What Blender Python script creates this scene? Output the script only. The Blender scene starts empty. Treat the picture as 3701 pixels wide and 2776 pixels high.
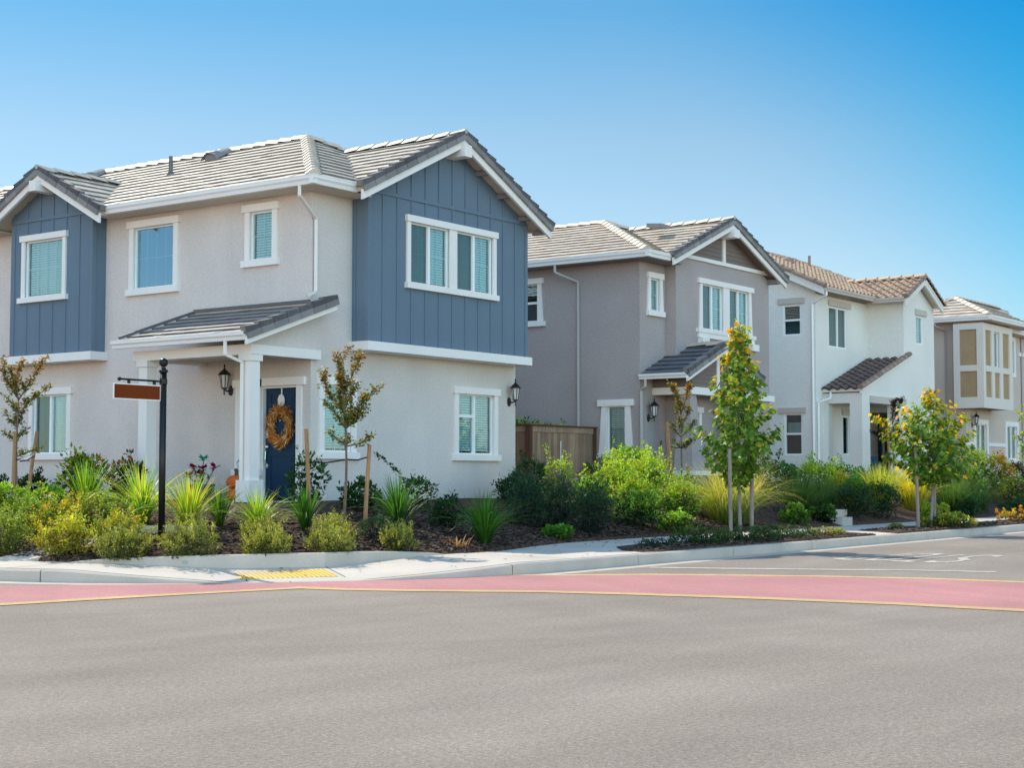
import bpy, math, random
from mathutils import Vector, Matrix
R = math.radians
scene = bpy.context.scene
col = scene.collection
rnd = random.Random(7)

# ------------------------------------------------------------------ materials
def new_mat(name):
    m = bpy.data.materials.new(name); m.use_nodes = True
    nt = m.node_tree; nt.nodes.clear()
    out = nt.nodes.new('ShaderNodeOutputMaterial')
    return m, nt, out
def N(nt, t, **kw):
    n = nt.nodes.new(t)
    for k, v in kw.items():
        if k in n.inputs: n.inputs[k].default_value = v
        else: setattr(n, k, v)
    return n
def c4(c): return (c[0], c[1], c[2], 1.0)
def noise_mix(nt, c1, c2, scale, detail=4, lo=.35, hi=.65, vec=None, rough=.55):
    nz = N(nt, 'ShaderNodeTexNoise', Scale=scale, Detail=detail, Roughness=rough)
    if vec: nt.links.new(vec, nz.inputs['Vector'])
    rp = nt.nodes.new('ShaderNodeValToRGB')
    rp.color_ramp.elements[0].position = lo; rp.color_ramp.elements[1].position = hi
    rp.color_ramp.elements[0].color = c4(c1); rp.color_ramp.elements[1].color = c4(c2)
    nt.links.new(nz.outputs['Fac'], rp.inputs['Fac'])
    return rp.outputs['Color'], nz
def mul(nt, a, b, fac=1.0, mode='MULTIPLY'):
    m = nt.nodes.new('ShaderNodeMix'); m.data_type = 'RGBA'; m.blend_type = mode
    m.inputs[0].default_value = fac
    for s, i in ((a, 6), (b, 7)):
        if isinstance(s, tuple): m.inputs[i].default_value = c4(s)
        else: nt.links.new(s, m.inputs[i])
    return m.outputs[2]
def surf(name, color, rough=.7, spec=.3, var=.08, vscale=.6, bump=0, bscale=150, bdist=.004, metal=0, fine=0, fscale=90, attr=False, coord='Object', streak=None):
    m, nt, out = new_mat(name)
    p = N(nt, 'ShaderNodeBsdfPrincipled', Roughness=rough, Metallic=metal)
    p.inputs['Specular IOR Level'].default_value = spec
    tc = nt.nodes.new('ShaderNodeTexCoord'); vec = tc.outputs[coord]
    cc = color
    a = tuple(x*(1-var) for x in cc); b = tuple(min(1, x*(1+var)) for x in cc)
    cs, _ = noise_mix(nt, a, b, vscale, 5, .3, .7, vec)
    if fine:
        f, _ = noise_mix(nt, (1-fine,)*3, (1+fine,)*3, fscale, 3, .3, .7, vec)
        cs = mul(nt, cs, f)
    if streak:
        mp = N(nt, 'ShaderNodeMapping'); mp.inputs['Scale'].default_value = streak[0]
        nt.links.new(vec, mp.inputs['Vector'])
        s, _ = noise_mix(nt, (1-streak[1],)*3, (1+streak[1]*.6,)*3, 1, 4, .3, .7, mp.outputs[0])
        cs = mul(nt, cs, s)
    if attr:
        at = N(nt, 'ShaderNodeAttribute', attribute_name='tint')
        cs = mul(nt, cs, at.outputs['Color'])
    nt.links.new(cs, p.inputs['Base Color'])
    if bump:
        nz = N(nt, 'ShaderNodeTexNoise', Scale=bscale, Detail=4, Roughness=.65)
        nt.links.new(vec, nz.inputs['Vector'])
        bp = N(nt, 'ShaderNodeBump', Strength=bump, Distance=bdist)
        nt.links.new(nz.outputs['Fac'], bp.inputs['Height'])
        nt.links.new(bp.outputs[0], p.inputs['Normal'])
    nt.links.new(p.outputs[0], out.inputs['Surface'])
    return m
def leafmat(name, trans=.36, boost=1.5, rough=.45):
    m, nt, out = new_mat(name)
    at = N(nt, 'ShaderNodeAttribute', attribute_name='tint')
    p = N(nt, 'ShaderNodeBsdfPrincipled', Roughness=rough); p.inputs['Specular IOR Level'].default_value = .35
    bc = mul(nt, at.outputs['Color'], (1.5, 1.4, 1.1)); nt.links.new(bc, p.inputs['Base Color'])
    t = nt.nodes.new('ShaderNodeBsdfTranslucent')
    tcol = mul(nt, at.outputs['Color'], (boost*2.0, boost*1.7, boost*.5))
    nt.links.new(tcol, t.inputs['Color'])
    mx = N(nt, 'ShaderNodeMixShader'); mx.inputs[0].default_value = trans
    nt.links.new(p.outputs[0], mx.inputs[1]); nt.links.new(t.outputs[0], mx.inputs[2])
    nt.links.new(mx.outputs[0], out.inputs['Surface'])
    return m
def glassmat(name, tint, refl=.10, gcol=(.9, 1, 1, 1)):
    m, nt, out = new_mat(name)
    tr = N(nt, 'ShaderNodeBsdfTransparent', Color=c4(tint))
    g = N(nt, 'ShaderNodeBsdfGlossy', Roughness=.0, Color=gcol)
    tc = nt.nodes.new('ShaderNodeTexCoord')
    nz = N(nt, 'ShaderNodeTexNoise', Scale=2.2, Detail=1)
    nt.links.new(tc.outputs['Object'], nz.inputs['Vector'])
    bp = N(nt, 'ShaderNodeBump', Strength=.05, Distance=.03)
    nt.links.new(nz.outputs['Fac'], bp.inputs['Height']); nt.links.new(bp.outputs[0], g.inputs['Normal'])
    fr = N(nt, 'ShaderNodeFresnel', IOR=1.5)
    ad = N(nt, 'ShaderNodeMath', operation='MULTIPLY_ADD'); ad.inputs[1].default_value = 1.6; ad.inputs[2].default_value = refl
    nt.links.new(fr.outputs[0], ad.inputs[0])
    mx = N(nt, 'ShaderNodeMixShader')
    nt.links.new(ad.outputs[0], mx.inputs[0]); nt.links.new(tr.outputs[0], mx.inputs[1]); nt.links.new(g.outputs[0], mx.inputs[2])
    nt.links.new(mx.outputs[0], out.inputs['Surface'])
    return m

M = {}
M['stucco1'] = surf('stucco_light', (.655, .595, .55), .9, .15, .07, .55, .8, 70, .006, fine=.085, fscale=26, streak=((1.6, 1.6, .22), .045))
M['stucco2'] = surf('stucco_taupe', (.40, .345, .33), .9, .15, .07, .7, .8, 70, .006, fine=.13, fscale=26)
M['stucco3'] = surf('stucco_white', (.78, .755, .69), .9, .15, .04, .7, .8, 70, .010, fine=.06, fscale=22)
M['stucco4'] = surf('stucco_grey', (.58, .49, .41), .9, .15, .06, .7, .8, 70, .010, fine=.06, fscale=22)
M['tan_panel'] = surf('tan_panel', (.40, .275, .155), .9, .15, .10, 1.5, .8, 70, .012, fine=.12, fscale=55)
M['lintel3'] = surf('lintel_tan', (.55, .49, .42), .85, .2, .05, 1, .4, 80, .006)
M['blue'] = surf('blue_siding', (.135, .19, .245), .6, .3, .05, .8, .5, 60, .004, fine=.06, fscale=40)
M['brown_siding'] = surf('brown_siding', (.20, .155, .135), .7, .3, .06, 1, .4, 60, .004)
M['trim'] = surf('white_trim', (.83, .79, .745), .55, .35, .03, 1.2, .2, 60, .003)
M['trim4'] = surf('bay_trim_cream', (.70, .635, .56), .6, .3, .03, 1.2, .2, 60, .003)
M['gutter'] = surf('gutter_white', (.82, .80, .77), .4, .45, .03, 1.0)
M['downspout1'] = surf('downspout_cream', (.74, .68, .63), .5, .35, .03, 1.0)
M['downspout2'] = surf('downspout_taupe', (.40, .36, .34), .5, .35, .03, 1.0)
M['soffit'] = surf('soffit_tan', (.60, .52, .42), .8, .2, .05, 1)
M['soffit2'] = surf('soffit_brown', (.24, .20, .175), .8, .2, .05, 1)
M['tile1'] = surf('roof_tile_grey', (.47, .405, .33), .50, .9, .09, 2.2, .4, 90, .004, fine=.12, fscale=60, attr=True)
M['tile2'] = surf('roof_tile_tan', (.56, .45, .34), .50, .9, .10, 2.2, .4, 90, .004, fine=.12, fscale=60, attr=True)
M['tile3'] = surf('roof_tile_clay', (.52, .34, .215), .55, .8, .14, 2.2, .4, 90, .004, fine=.12, fscale=60, attr=True)
M['shaded_tile1'] = surf('porch_tile_grey_shaded', (.26, .25, .24), .48, .9, .10, 2.2, .4, 90, .004, fine=.12, fscale=60, attr=True)  # grey roof tile darkened; porch roof shade put into the colour
M['shaded_tile2'] = surf('porch_tile_shaded', (.13, .135, .15), .6, .4, .10, 2.2, .4, 90, .004, fine=.12, fscale=60, attr=True)  # darker, bluer copy of the tan tile, carrying the porch roof shade
M['shaded_tile3'] = surf('porch_tile_clay_shaded', (.15, .10, .085), .6, .4, .14, 2.2, .4, 90, .004, fine=.12, fscale=60, attr=True)  # darker copy of the clay tile, standing in for porch shade
M['raketile'] = surf('rake_tile_grey', (.24, .225, .225), .8, .25, .10, 2, .4, 80, .004, attr=True)
M['raketile3'] = surf('rake_tile_clay', (.30, .21, .165), .8, .25, .14, 2, .4, 80, .004, attr=True)
M['vent'] = surf('vent_metal', (.12, .115, .115), .5, .4, .05, 3)
M['vinyl'] = surf('window_vinyl', (.86, .86, .84), .35, .4, .01, 1)
M['blind'] = surf('blind_white', (.80, .86, .83), .6, .3, .02, 3)
M['curtain'] = surf('curtain', (.70, .74, .72), .8, .2, .05, 3)
M['dark'] = surf('dark_room', (.02, .025, .028), .9, .1, .3, 1)
M['glass'] = glassmat('window_glass', (.68, .92, .95), .12)
M['glass_sky_tint'] = glassmat('sky_tint_window_glass', (.45, .75, .88), .42, (.50, .78, .95, 1))  # blue sky reflection put into the gloss tint and strength
M['glass_pale'] = glassmat('frosted_window_glass', (.80, .95, .97), .08)
M['screen'] = glassmat('screened_window_glass', (.22, .42, .44), .05)
M['lampglass'] = surf('lamp_glass', (.62, .62, .60), .2, .5, .03, 6)
M['black'] = surf('black_metal', (.012, .012, .014), .35, .5, .05, 4)
M['blackpole'] = surf('black_pole', (.008, .009, .010), .32, .3, .05, 4)
M['door'] = surf('door_navy', (.009, .036, .075), .5, .25, .05, 1, .1, 60, .002)
M['door2'] = surf('door_maroon', (.07, .025, .02), .5, .4, .05, 1)
M['nickel'] = surf('satin_nickel', (.62, .60, .56), .3, .5, .03, 8, metal=.9)
M['signbrown'] = surf('sign_brown', (.15, .030, .004), .7, .15, .06, 3, fine=.05, fscale=40)
M['signwhite'] = surf('sign_white', (.80, .78, .75), .5, .4, .02, 3)
M['fence'] = surf('cedar_boards', (.34, .225, .15), .85, .15, .16, 1.2, .5, 40, .006, attr=True, streak=((14, 14, .9), .28))
M['fencedark'] = surf('cedar_trim', (.11, .058, .035), .85, .15, .15, 1.2, .4, 40, .006, streak=((14, 14, 1), .25))
M['stake'] = surf('stake_wood', (.36, .20, .10), .8, .2, .16, 6, .4, 50, .004, streak=((30, 30, 2), .25))
M['stakegrey'] = surf('stake_wood_weathered', (.30, .24, .20), .85, .2, .14, 6, .4, 50, .004, streak=((30, 30, 2), .25))
M['bark'] = surf('bark_smooth', (.17, .115, .08), .85, .2, .2, 9, .5, 60, .006)
M['barkpale'] = surf('bark_pale', (.25, .22, .195), .85, .2, .2, 9, .5, 60, .006)
M['twig'] = surf('twig_wood', (.10, .065, .04), .9, .1, .2, 9)
M['leaf'] = leafmat('leaf')
M['leafdull'] = leafmat('leaf_dense', .26, 1.2, .5)
M['blade'] = leafmat('grass_blade', .45, 1.35, .4)
M['petal'] = leafmat('petal', .3, 1.1, .6)
M['straw'] = leafmat('straw', .15, 1.0, .8)
M['pumpkin'] = surf('pumpkin_orange', (.55, .115, .012), .6, .3, .15, 6)
M['pot'] = surf('teal_glaze', (.02, .09, .10), .25, .5, .15, 6)
M['galv'] = surf('galvanised', (.42, .45, .47), .4, .5, .1, 6, metal=.5)
M['chairblue'] = surf('chair_blue', (.05, .12, .22), .6, .3, .05, 3)
M['stone'] = surf('ledge_stone', (.17, .17, .18), .85, .2, .3, 5, .6, 25, .02, attr=True)
M['white_flower'] = surf('white_flower', (.85, .84, .80), .7, .2, .03, 6)
M['concrete'] = surf('concrete', (.57, .505, .435), .9, .2, .11, .9, .3, 160, .004, fine=.05, fscale=120)
M['kerbmat'] = surf('kerb_concrete', (.50, .445, .385), .9, .2, .10, 1.6, .4, 120, .004, fine=.08, fscale=70)
M['gutterpan'] = surf('gutter_pan_concrete', (.52, .455, .39), .9, .2, .10, 2, .3, 120, .004, fine=.06, fscale=70)
M['redpave'] = surf('red_crosswalk_paint', (.43, .20, .205), .9, .15, .10, .5, .5, 90, .008, fine=.16, fscale=55, streak=((.25, 1.3, 1), .10))
M['yellow'] = surf('yellow_road_paint', (.66, .38, .12), .85, .2, .14, 1.2, .4, 90, .006, fine=.10, fscale=60)
M['whitepaint'] = surf('white_road_paint', (.60, .545, .49), .85, .2, .10, 1.2, .4, 90, .006, fine=.10, fscale=60)
M['domes'] = surf('yellow_tactile', (.78, .60, .24), .8, .25, .05, 3)
M['domerib'] = surf('yellow_tactile_rib', (.72, .42, .03), .8, .25, .05, 3)

def asphalt():
    m, nt, out = new_mat('asphalt_road')
    p = N(nt, 'ShaderNodeBsdfPrincipled', Roughness=.9); p.inputs['Specular IOR Level'].default_value = .15
    tc = nt.nodes.new('ShaderNodeTexCoord'); vec = tc.outputs['Object']
    cs, _ = noise_mix(nt, (.310, .262, .222), (.375, .322, .277), .28, 6, .3, .7, vec, .6)
    mp = N(nt, 'ShaderNodeMapping'); mp.inputs['Scale'].default_value = (.16, 1.1, 1); mp.inputs['Rotation'].default_value = (0, 0, R(-20))
    nt.links.new(vec, mp.inputs['Vector'])
    st, _ = noise_mix(nt, (.90, .90, .90), (1.08, 1.08, 1.08), 1, 5, .3, .7, mp.outputs[0])
    cs = mul(nt, cs, st)
    f1, _ = noise_mix(nt, (.62, .61, .60), (1.32, 1.31, 1.30), 30, 7, .28, .72, vec, .75)
    cs = mul(nt, cs, f1)
    # faint arcs left by turning tyres round the corner
    for cen, sc_, lo_, hi_ in (((19.5, 20.5, 0), 1.1, .93, 1.06), ((40, -9, 0), .9, .94, 1.05)):
        sb = nt.nodes.new('ShaderNodeVectorMath'); sb.operation = 'SUBTRACT'; sb.inputs[1].default_value = cen; nt.links.new(vec, sb.inputs[0])
        ln = nt.nodes.new('ShaderNodeVectorMath'); ln.operation = 'LENGTH'; nt.links.new(sb.outputs[0], ln.inputs[0])
        cx = nt.nodes.new('ShaderNodeCombineXYZ'); nt.links.new(ln.outputs['Value'], cx.inputs[0])
        rg, _ = noise_mix(nt, (lo_,)*3, (hi_,)*3, sc_, 5, .3, .7, cx.outputs[0], .7)
        cs = mul(nt, cs, rg)
    # coarse aggregate: pale stones and dark pits
    f2, _ = noise_mix(nt, (.55, .54, .53), (1.0, 1.0, 1.0), 22, 3, .25, .40, vec, .8)
    cs = mul(nt, cs, f2, .55)
    f3, _ = noise_mix(nt, (1, 1, 1), (1.5, 1.46, 1.4), 48, 2, .66, .74, vec, .6)
    cs = mul(nt, cs, f3, .8)
    vo = N(nt, 'ShaderNodeTexVoronoi', Scale=75)
    nt.links.new(vec, vo.inputs['Vector'])
    rp = nt.nodes.new('ShaderNodeValToRGB')
    rp.color_ramp.elements[0].position = .0; rp.color_ramp.elements[1].position = .55
    rp.color_ramp.elements[0].color = (1.22, 1.2, 1.18, 1); rp.color_ramp.elements[1].color = (.80, .79, .79, 1)
    nt.links.new(vo.outputs['Distance'], rp.inputs['Fac'])
    cs = mul(nt, cs, rp.outputs[0])
    nt.links.new(cs, p.inputs['Base Color'])
    b1 = N(nt, 'ShaderNodeBump', Strength=.6, Distance=.0035); nt.links.new(vo.outputs['Distance'], b1.inputs['Height']); b1.invert = True
    nz = N(nt, 'ShaderNodeTexNoise', Scale=60, Detail=5, Roughness=.7); nt.links.new(vec, nz.inputs['Vector'])
    b2 = N(nt, 'ShaderNodeBump', Strength=.5, Distance=.004); nt.links.new(nz.outputs['Fac'], b2.inputs['Height'])
    nt.links.new(b1.outputs[0], b2.inputs['Normal']); nt.links.new(b2.outputs[0], p.inputs['Normal'])
    nt.links.new(p.outputs[0], out.inputs['Surface'])
    return m
M['asphalt'] = asphalt()
def worn(name, color, base, lo, hi, var=.12, ring=.10):
    m, nt, out = new_mat(name)
    p = N(nt, 'ShaderNodeBsdfPrincipled', Roughness=.9); p.inputs['Specular IOR Level'].default_value = .15
    tc = nt.nodes.new('ShaderNodeTexCoord'); vec = tc.outputs['Object']
    cs, _ = noise_mix(nt, tuple(c*(1-var) for c in color), tuple(c*(1+var) for c in color), .5, 6, .3, .7, vec)
    g_, _ = noise_mix(nt, (.72,)*3, (1.25,)*3, 32, 6, .28, .72, vec, .75)
    cs = mul(nt, cs, g_)
    sb = nt.nodes.new('ShaderNodeVectorMath'); sb.operation = 'SUBTRACT'; sb.inputs[1].default_value = (40, -9, 0); nt.links.new(vec, sb.inputs[0])
    ln = nt.nodes.new('ShaderNodeVectorMath'); ln.operation = 'LENGTH'; nt.links.new(sb.outputs[0], ln.inputs[0])
    cx = nt.nodes.new('ShaderNodeCombineXYZ'); nt.links.new(ln.outputs['Value'], cx.inputs[0])
    rg, _ = noise_mix(nt, (1-ring,)*3, (1+ring,)*3, 1.3, 5, .3, .7, cx.outputs[0], .7)
    cs = mul(nt, cs, rg)
    w1, _ = noise_mix(nt, (0,)*3, (1,)*3, 5, 10, lo, hi, vec, .8)
    mx = nt.nodes.new('ShaderNodeMix'); mx.data_type = 'RGBA'
    nt.links.new(w1, mx.inputs[0]); nt.links.new(cs, mx.inputs[6]); mx.inputs[7].default_value = c4(base)
    nt.links.new(mx.outputs[2], p.inputs['Base Color'])
    nz = N(nt, 'ShaderNodeTexNoise', Scale=60, Detail=5, Roughness=.7); nt.links.new(vec, nz.inputs['Vector'])
    b2 = N(nt, 'ShaderNodeBump', Strength=.5, Distance=.004); nt.links.new(nz.outputs['Fac'], b2.inputs['Height']); nt.links.new(b2.outputs[0], p.inputs['Normal'])
    nt.links.new(p.outputs[0], out.inputs['Surface'])
    return m
M['redpave'] = worn('red_crosswalk_paint', (.50, .225, .22), (.36, .25, .225), .46, .74)
M['yellow'] = worn('yellow_road_paint', (.64, .42, .19), (.42, .32, .24), .46, .66)
M['whitepaint'] = worn('white_road_paint', (.56, .51, .455), (.33, .285, .25), .48, .64)
def mulchmat():
    m, nt, out = new_mat('bark_mulch')
    p = N(nt, 'ShaderNodeBsdfPrincipled', Roughness=.95); p.inputs['Specular IOR Level'].default_value = .1
    tc = nt.nodes.new('ShaderNodeTexCoord'); vec = tc.outputs['Object']
    vo = N(nt, 'ShaderNodeTexVoronoi', Scale=22); nt.links.new(vec, vo.inputs['Vector'])
    rp = nt.nodes.new('ShaderNodeValToRGB')
    rp.color_ramp.elements[0].color = (.035, .022, .016, 1); rp.color_ramp.elements[1].color = (.15, .095, .07, 1)
    sp = nt.nodes.new('ShaderNodeSeparateColor'); nt.links.new(vo.outputs['Color'], sp.inputs[0])
    nt.links.new(sp.outputs[0], rp.inputs['Fac']); nt.links.new(rp.outputs[0], p.inputs['Base Color'])
    b = N(nt, 'ShaderNodeBump', Strength=1, Distance=.03); nt.links.new(vo.outputs['Distance'], b.inputs['Height'])
    nt.links.new(b.outputs[0], p.inputs['Normal'])
    nt.links.new(p.outputs[0], out.inputs['Surface'])
    return m
M['mulch'] = mulchmat()
M['chip'] = surf('wood_chip', (1, 1, 1), .9, .15, .15, 8, attr=True)
M['soil'] = surf('ground_soil', (.16, .13, .10), .95, .1, .2, .2)

# ------------------------------------------------------------------ mesh builder
class MB:
    def __init__(s): s.v = []; s.f = []; s.mi = []; s.c = []; s.cur = 0; s.tint = (1, 1, 1)
    def add(s, vs, fs, tint=None):
        b = len(s.v); s.v += [tuple(x) for x in vs]
        t = tint or s.tint
        s.c += [t]*len(vs)
        for f in fs: s.f.append(tuple(b+i for i in f)); s.mi.append(s.cur)
    def box(s, x0, x1, y0, y1, z0, z1, tint=None):
        s.add([(x0,y0,z0),(x1,y0,z0),(x1,y1,z0),(x0,y1,z0),(x0,y0,z1),(x1,y0,z1),(x1,y1,z1),(x0,y1,z1)],
              [(0,3,2,1),(4,5,6,7),(0,1,5,4),(1,2,6,5),(2,3,7,6),(3,0,4,7)], tint)
    def pbox(s, ax, pl, a0, a1, d0, d1, z0, z1, tint=None):       # box on a wall: a along it, d outwards
        if ax == 'x': s.box(pl-d1, pl-d0, a0, a1, z0, z1, tint)
        else: s.box(a0, a1, pl-d1, pl-d0, z0, z1, tint)
    def prism(s, poly, off, tint=None):                            # polygon extruded by a vector
        n = len(poly); o = Vector(off)
        vs = [Vector(p) for p in poly] + [Vector(p)+o for p in poly]
        fs = [tuple(range(n)), tuple(range(2*n-1, n-1, -1))] + [(i, n+i, n+(i+1) % n, (i+1) % n) for i in range(n)]
        s.add(vs, fs, tint)
    def beam(s, p0, p1, w, h, up=(0,0,1), tint=None):
        p0, p1 = Vector(p0), Vector(p1); d = (p1-p0).normalized(); up = Vector(up)
        side = d.cross(up).normalized()*w/2; u = side.cross(d).normalized()*h/2
        s.prism([p0-side-u, p0+side-u, p0+side+u, p0-side+u], p1-p0, tint)
    def tube(s, pts, rad, seg=8, cap=True, tint=None):
        pts = [Vector(p) for p in pts]; n = len(pts)
        if not hasattr(rad, '__len__'): rad = [rad]*n
        vs = []; fs = []
        pr = None
        for i, p in enumerate(pts):
            d = (pts[min(i+1, n-1)]-pts[max(i-1, 0)]).normalized()
            if pr is None:
                a = Vector((0,0,1)) if abs(d.z) < .9 else Vector((1,0,0)); pr = d.cross(a).normalized()
            else: pr = (pr - d*pr.dot(d)).normalized()
            q = d.cross(pr)
            for k in range(seg):
                t = 2*math.pi*k/seg; vs.append(p+(pr*math.cos(t)+q*math.sin(t))*rad[i])
        for i in range(n-1):
            for k in range(seg): fs.append((i*seg+k, i*seg+(k+1) % seg, (i+1)*seg+(k+1) % seg, (i+1)*seg+k))
        if cap: fs.append(tuple(range(seg-1, -1, -1))); fs.append(tuple(range((n-1)*seg, n*seg)))
        s.add(vs, fs, tint)
    def lathe(s, c, prof, seg=12, axis=(0,0,1), tint=None, sx=1, sy=1):
        c = Vector(c); vs = []; fs = []; n = len(prof)
        for r, z in prof:
            for k in range(seg):
                t = 2*math.pi*k/seg; vs.append(c+Vector((r*math.cos(t)*sx, r*math.sin(t)*sy, z)))
        for i in range(n-1):
            for k in range(seg): fs.append((i*seg+k, i*seg+(k+1) % seg, (i+1)*seg+(k+1) % seg, (i+1)*seg+k))
        fs.append(tuple(range(seg-1, -1, -1))); fs.append(tuple(range((n-1)*seg, n*seg)))
        s.add(vs, fs, tint)
    def sphere(s, c, r, seg=12, rings=8, tint=None, sc=(1,1,1)):
        prof = [(max(1e-4, r*math.sin(math.pi*i/rings)), -r*math.cos(math.pi*i/rings)) for i in range(rings+1)]
        vs = []; c = Vector(c)
        b = MB(); b.lathe((0,0,0), prof, seg)
        s.add([c+Vector((v[0]*sc[0], v[1]*sc[1], v[2]*sc[2])) for v in b.v], b.f, tint)
    def build(s, name, mats, parent=None, smooth=False):
        if not isinstance(mats, (list, tuple)): mats = [mats]
        me = bpy.data.meshes.new(name)
        o = bpy.data.objects.new(name, me); col.objects.link(o)
        off = Vector((0,0,0))
        if parent is not None:
            o.parent = parent; off = parent['_o'] if '_o' in parent else Vector((0,0,0)); off = Vector(off); o['_o'] = off
        me.from_pydata([(v[0]-off.x, v[1]-off.y, v[2]-off.z) for v in s.v], [], s.f)
        for m in mats: me.materials.append(m)
        if len(mats) > 1: me.polygons.foreach_set('material_index', s.mi)
        ca = me.color_attributes.new('tint', 'FLOAT_COLOR', 'POINT')
        ca.data.foreach_set('color', [x for c in s.c for x in (c[0], c[1], c[2], 1.0)])
        if smooth: me.polygons.foreach_set('use_smooth', [True]*len(me.polygons))
        me.update()
        return o
def tag(o, label=None, cat=None, group=None, kind=None):
    if label: o['label'] = label
    if cat: o['category'] = cat
    if group: o['group'] = group
    if kind: o['kind'] = kind
    return o
def thing(name, loc, label, cat, group=None):
    o = bpy.data.objects.new(name, None); col.objects.link(o); o.location = loc; o.empty_display_size = .2
    o['_o'] = Vector(loc)
    return tag(o, label, cat, group)
def single(mb, name, mats, loc, label, cat, group=None, smooth=False):      # a thing that is one mesh, origin at its base
    o = mb.build(name, mats, None, smooth)
    off = Vector(loc)
    o.data.transform(Matrix.Translation(-off)); o.location = loc
    return tag(o, label, cat, group)

# ------------------------------------------------------------------ the ground
B = [(13.4,70),(13.4,17.0),(14.0,15.75),(14.6,15.0),(15.5,14.42),(17.5,14.45),(19.25,14.35),(21.5,15.1),(23,15.4),(60,15.4),(100,15.6)]
def dist(x, y):
    best = 1e9; side = 1
    for i in range(len(B)-1):
        x0, y0 = B[i]; x1, y1 = B[i+1]
        dx, dy = x1-x0, y1-y0
        t = max(0, min(1, ((x-x0)*dx+(y-y0)*dy)/(dx*dx+dy*dy)))
        d = math.hypot(x-x0-t*dx, y-y0-t*dy)
        if d < best-1e-6: best = d; side = 1 if dx*(y-y0)-dy*(x-x0) > 0 else -1
    return best*side
def gz(x, y):
    d = dist(x, y)
    if d < 0: return .15
    t = min(d/4.2, 1); return .17+.68*t*(1.45-.45*t)
CX, CY, RO = 18.0, 18.3, 6.0
def kf(a):                                                        # kerb height factor round the corner (degrees)
    def sm(t): t = max(0, min(1, t)); return t*t*(3-2*t)
    if a < 230: return max(0, min(1, (223-a)/20))
    return max(0, min(1, (a-238)/24))
# road and base ground
g = MB(); g.add([(-400,-400,-.03),(600,-400,-.03),(600,600,-.03),(-400,600,-.03)], [(0,1,2,3)])
tag(g.build('ground', M['soil']), kind='structure')
# outline of the kerb face: (x, y, k)
outline = []
y = 60.0
while y > 18.3: outline.append((CX-RO, y, 1.0)); y -= 1.5
for a in range(180, 271, 2): outline.append((CX+RO*math.cos(R(a)), CY+RO*math.sin(R(a)), kf(a)))
x = 19.5
while x < 100: outline.append((x, 12.3+.012*(x-19), 1.0)); x += 1.5
def offset(pl, i, d):
    x0, y0 = pl[max(i-1, 0)][:2]; x1, y1 = pl[min(i+1, len(pl)-1)][:2]
    dx, dy = x1-x0, y1-y0; L = math.hypot(dx, dy)
    return pl[i][0]-dy/L*d, pl[i][1]+dx/L*d
r = MB()
out_pts = [(p[0], p[1], 0) for p in outline]
r.add([(-60,60,0),(-60,-60,0),(100,-60,0)], [])
n0 = len(r.v)
r.add(out_pts, [])
r.f.append(tuple([0, 1, 2] + list(range(n0+len(out_pts)-1, n0-1, -1)))); r.mi.append(0)
road = tag(r.build('road', M['asphalt']), kind='structure')
road['_o'] = Vector((0,0,0))
gp = MB()                                                          # gutter pan
vs = []
for i in range(len(outline)):
    a = offset(outline, i, -.02); b = offset(outline, i, -.36)
    vs += [(a[0], a[1], .002), (b[0], b[1], .002)]
gp.add(vs, [(2*i, 2*i+1, 2*i+3, 2*i+2) for i in range(len(outline)-1)])
gp.build('gutter_pan', M['gutterpan'], road)
# kerb, in cast lengths with joints
kb = MB()
def dense(pl, step=.12):
    o = []
    for i in range(len(pl)-1):
        L = math.hypot(pl[i+1][0]-pl[i][0], pl[i+1][1]-pl[i][1]); n = max(1, int(L/step))
        for k in range(n):
            t = k/n; o.append(tuple(pl[i][j]*(1-t)+pl[i+1][j]*t for j in range(3)))
    o.append(pl[-1]); return o
dn = dense(outline)
s = 0; seg = []; since = 0
def flush(seg):
    if len(seg) < 2: return
    vs = []
    for (fx, fy, bx, by, k) in seg:
        h = max(.006, .15*k); mx, my = fx*.82+bx*.18, fy*.82+by*.18
        vs += [(fx, fy, -.02), (fx*.97+bx*.03, fy*.97+by*.03, h*.88), (mx, my, h), (bx, by, h+.001), (bx, by, -.02)]
    n = len(seg); fs = []
    for i in range(n-1):
        for j in range(4): fs.append((5*i+j, 5*i+j+1, 5*i+5+j+1, 5*i+5+j))
    fs += [(0,1,2,3,4), tuple(5*(n-1)+j for j in (4,3,2,1,0))]
    kb.add(vs, fs)
for i in range(len(dn)):
    bx, by = offset(dn, i, .15)
    if seg: since += math.hypot(dn[i][0]-seg[-1][0], dn[i][1]-seg[-1][1])
    seg.append((dn[i][0], dn[i][1], bx, by, dn[i][2]))
    if since > 3.0:
        lx = seg[-1]; px = seg[-2]; t = 1-.018/max(.02, math.hypot(lx[0]-px[0], lx[1]-px[1]))
        cut = tuple(px[j]*(1-t)+lx[j]*t for j in range(5))
        flush(seg[:-1]+[cut]); seg = [lx]; since = 0
flush(seg)
tag(kb.build('kerb', M['kerbmat']), kind='structure')
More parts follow.
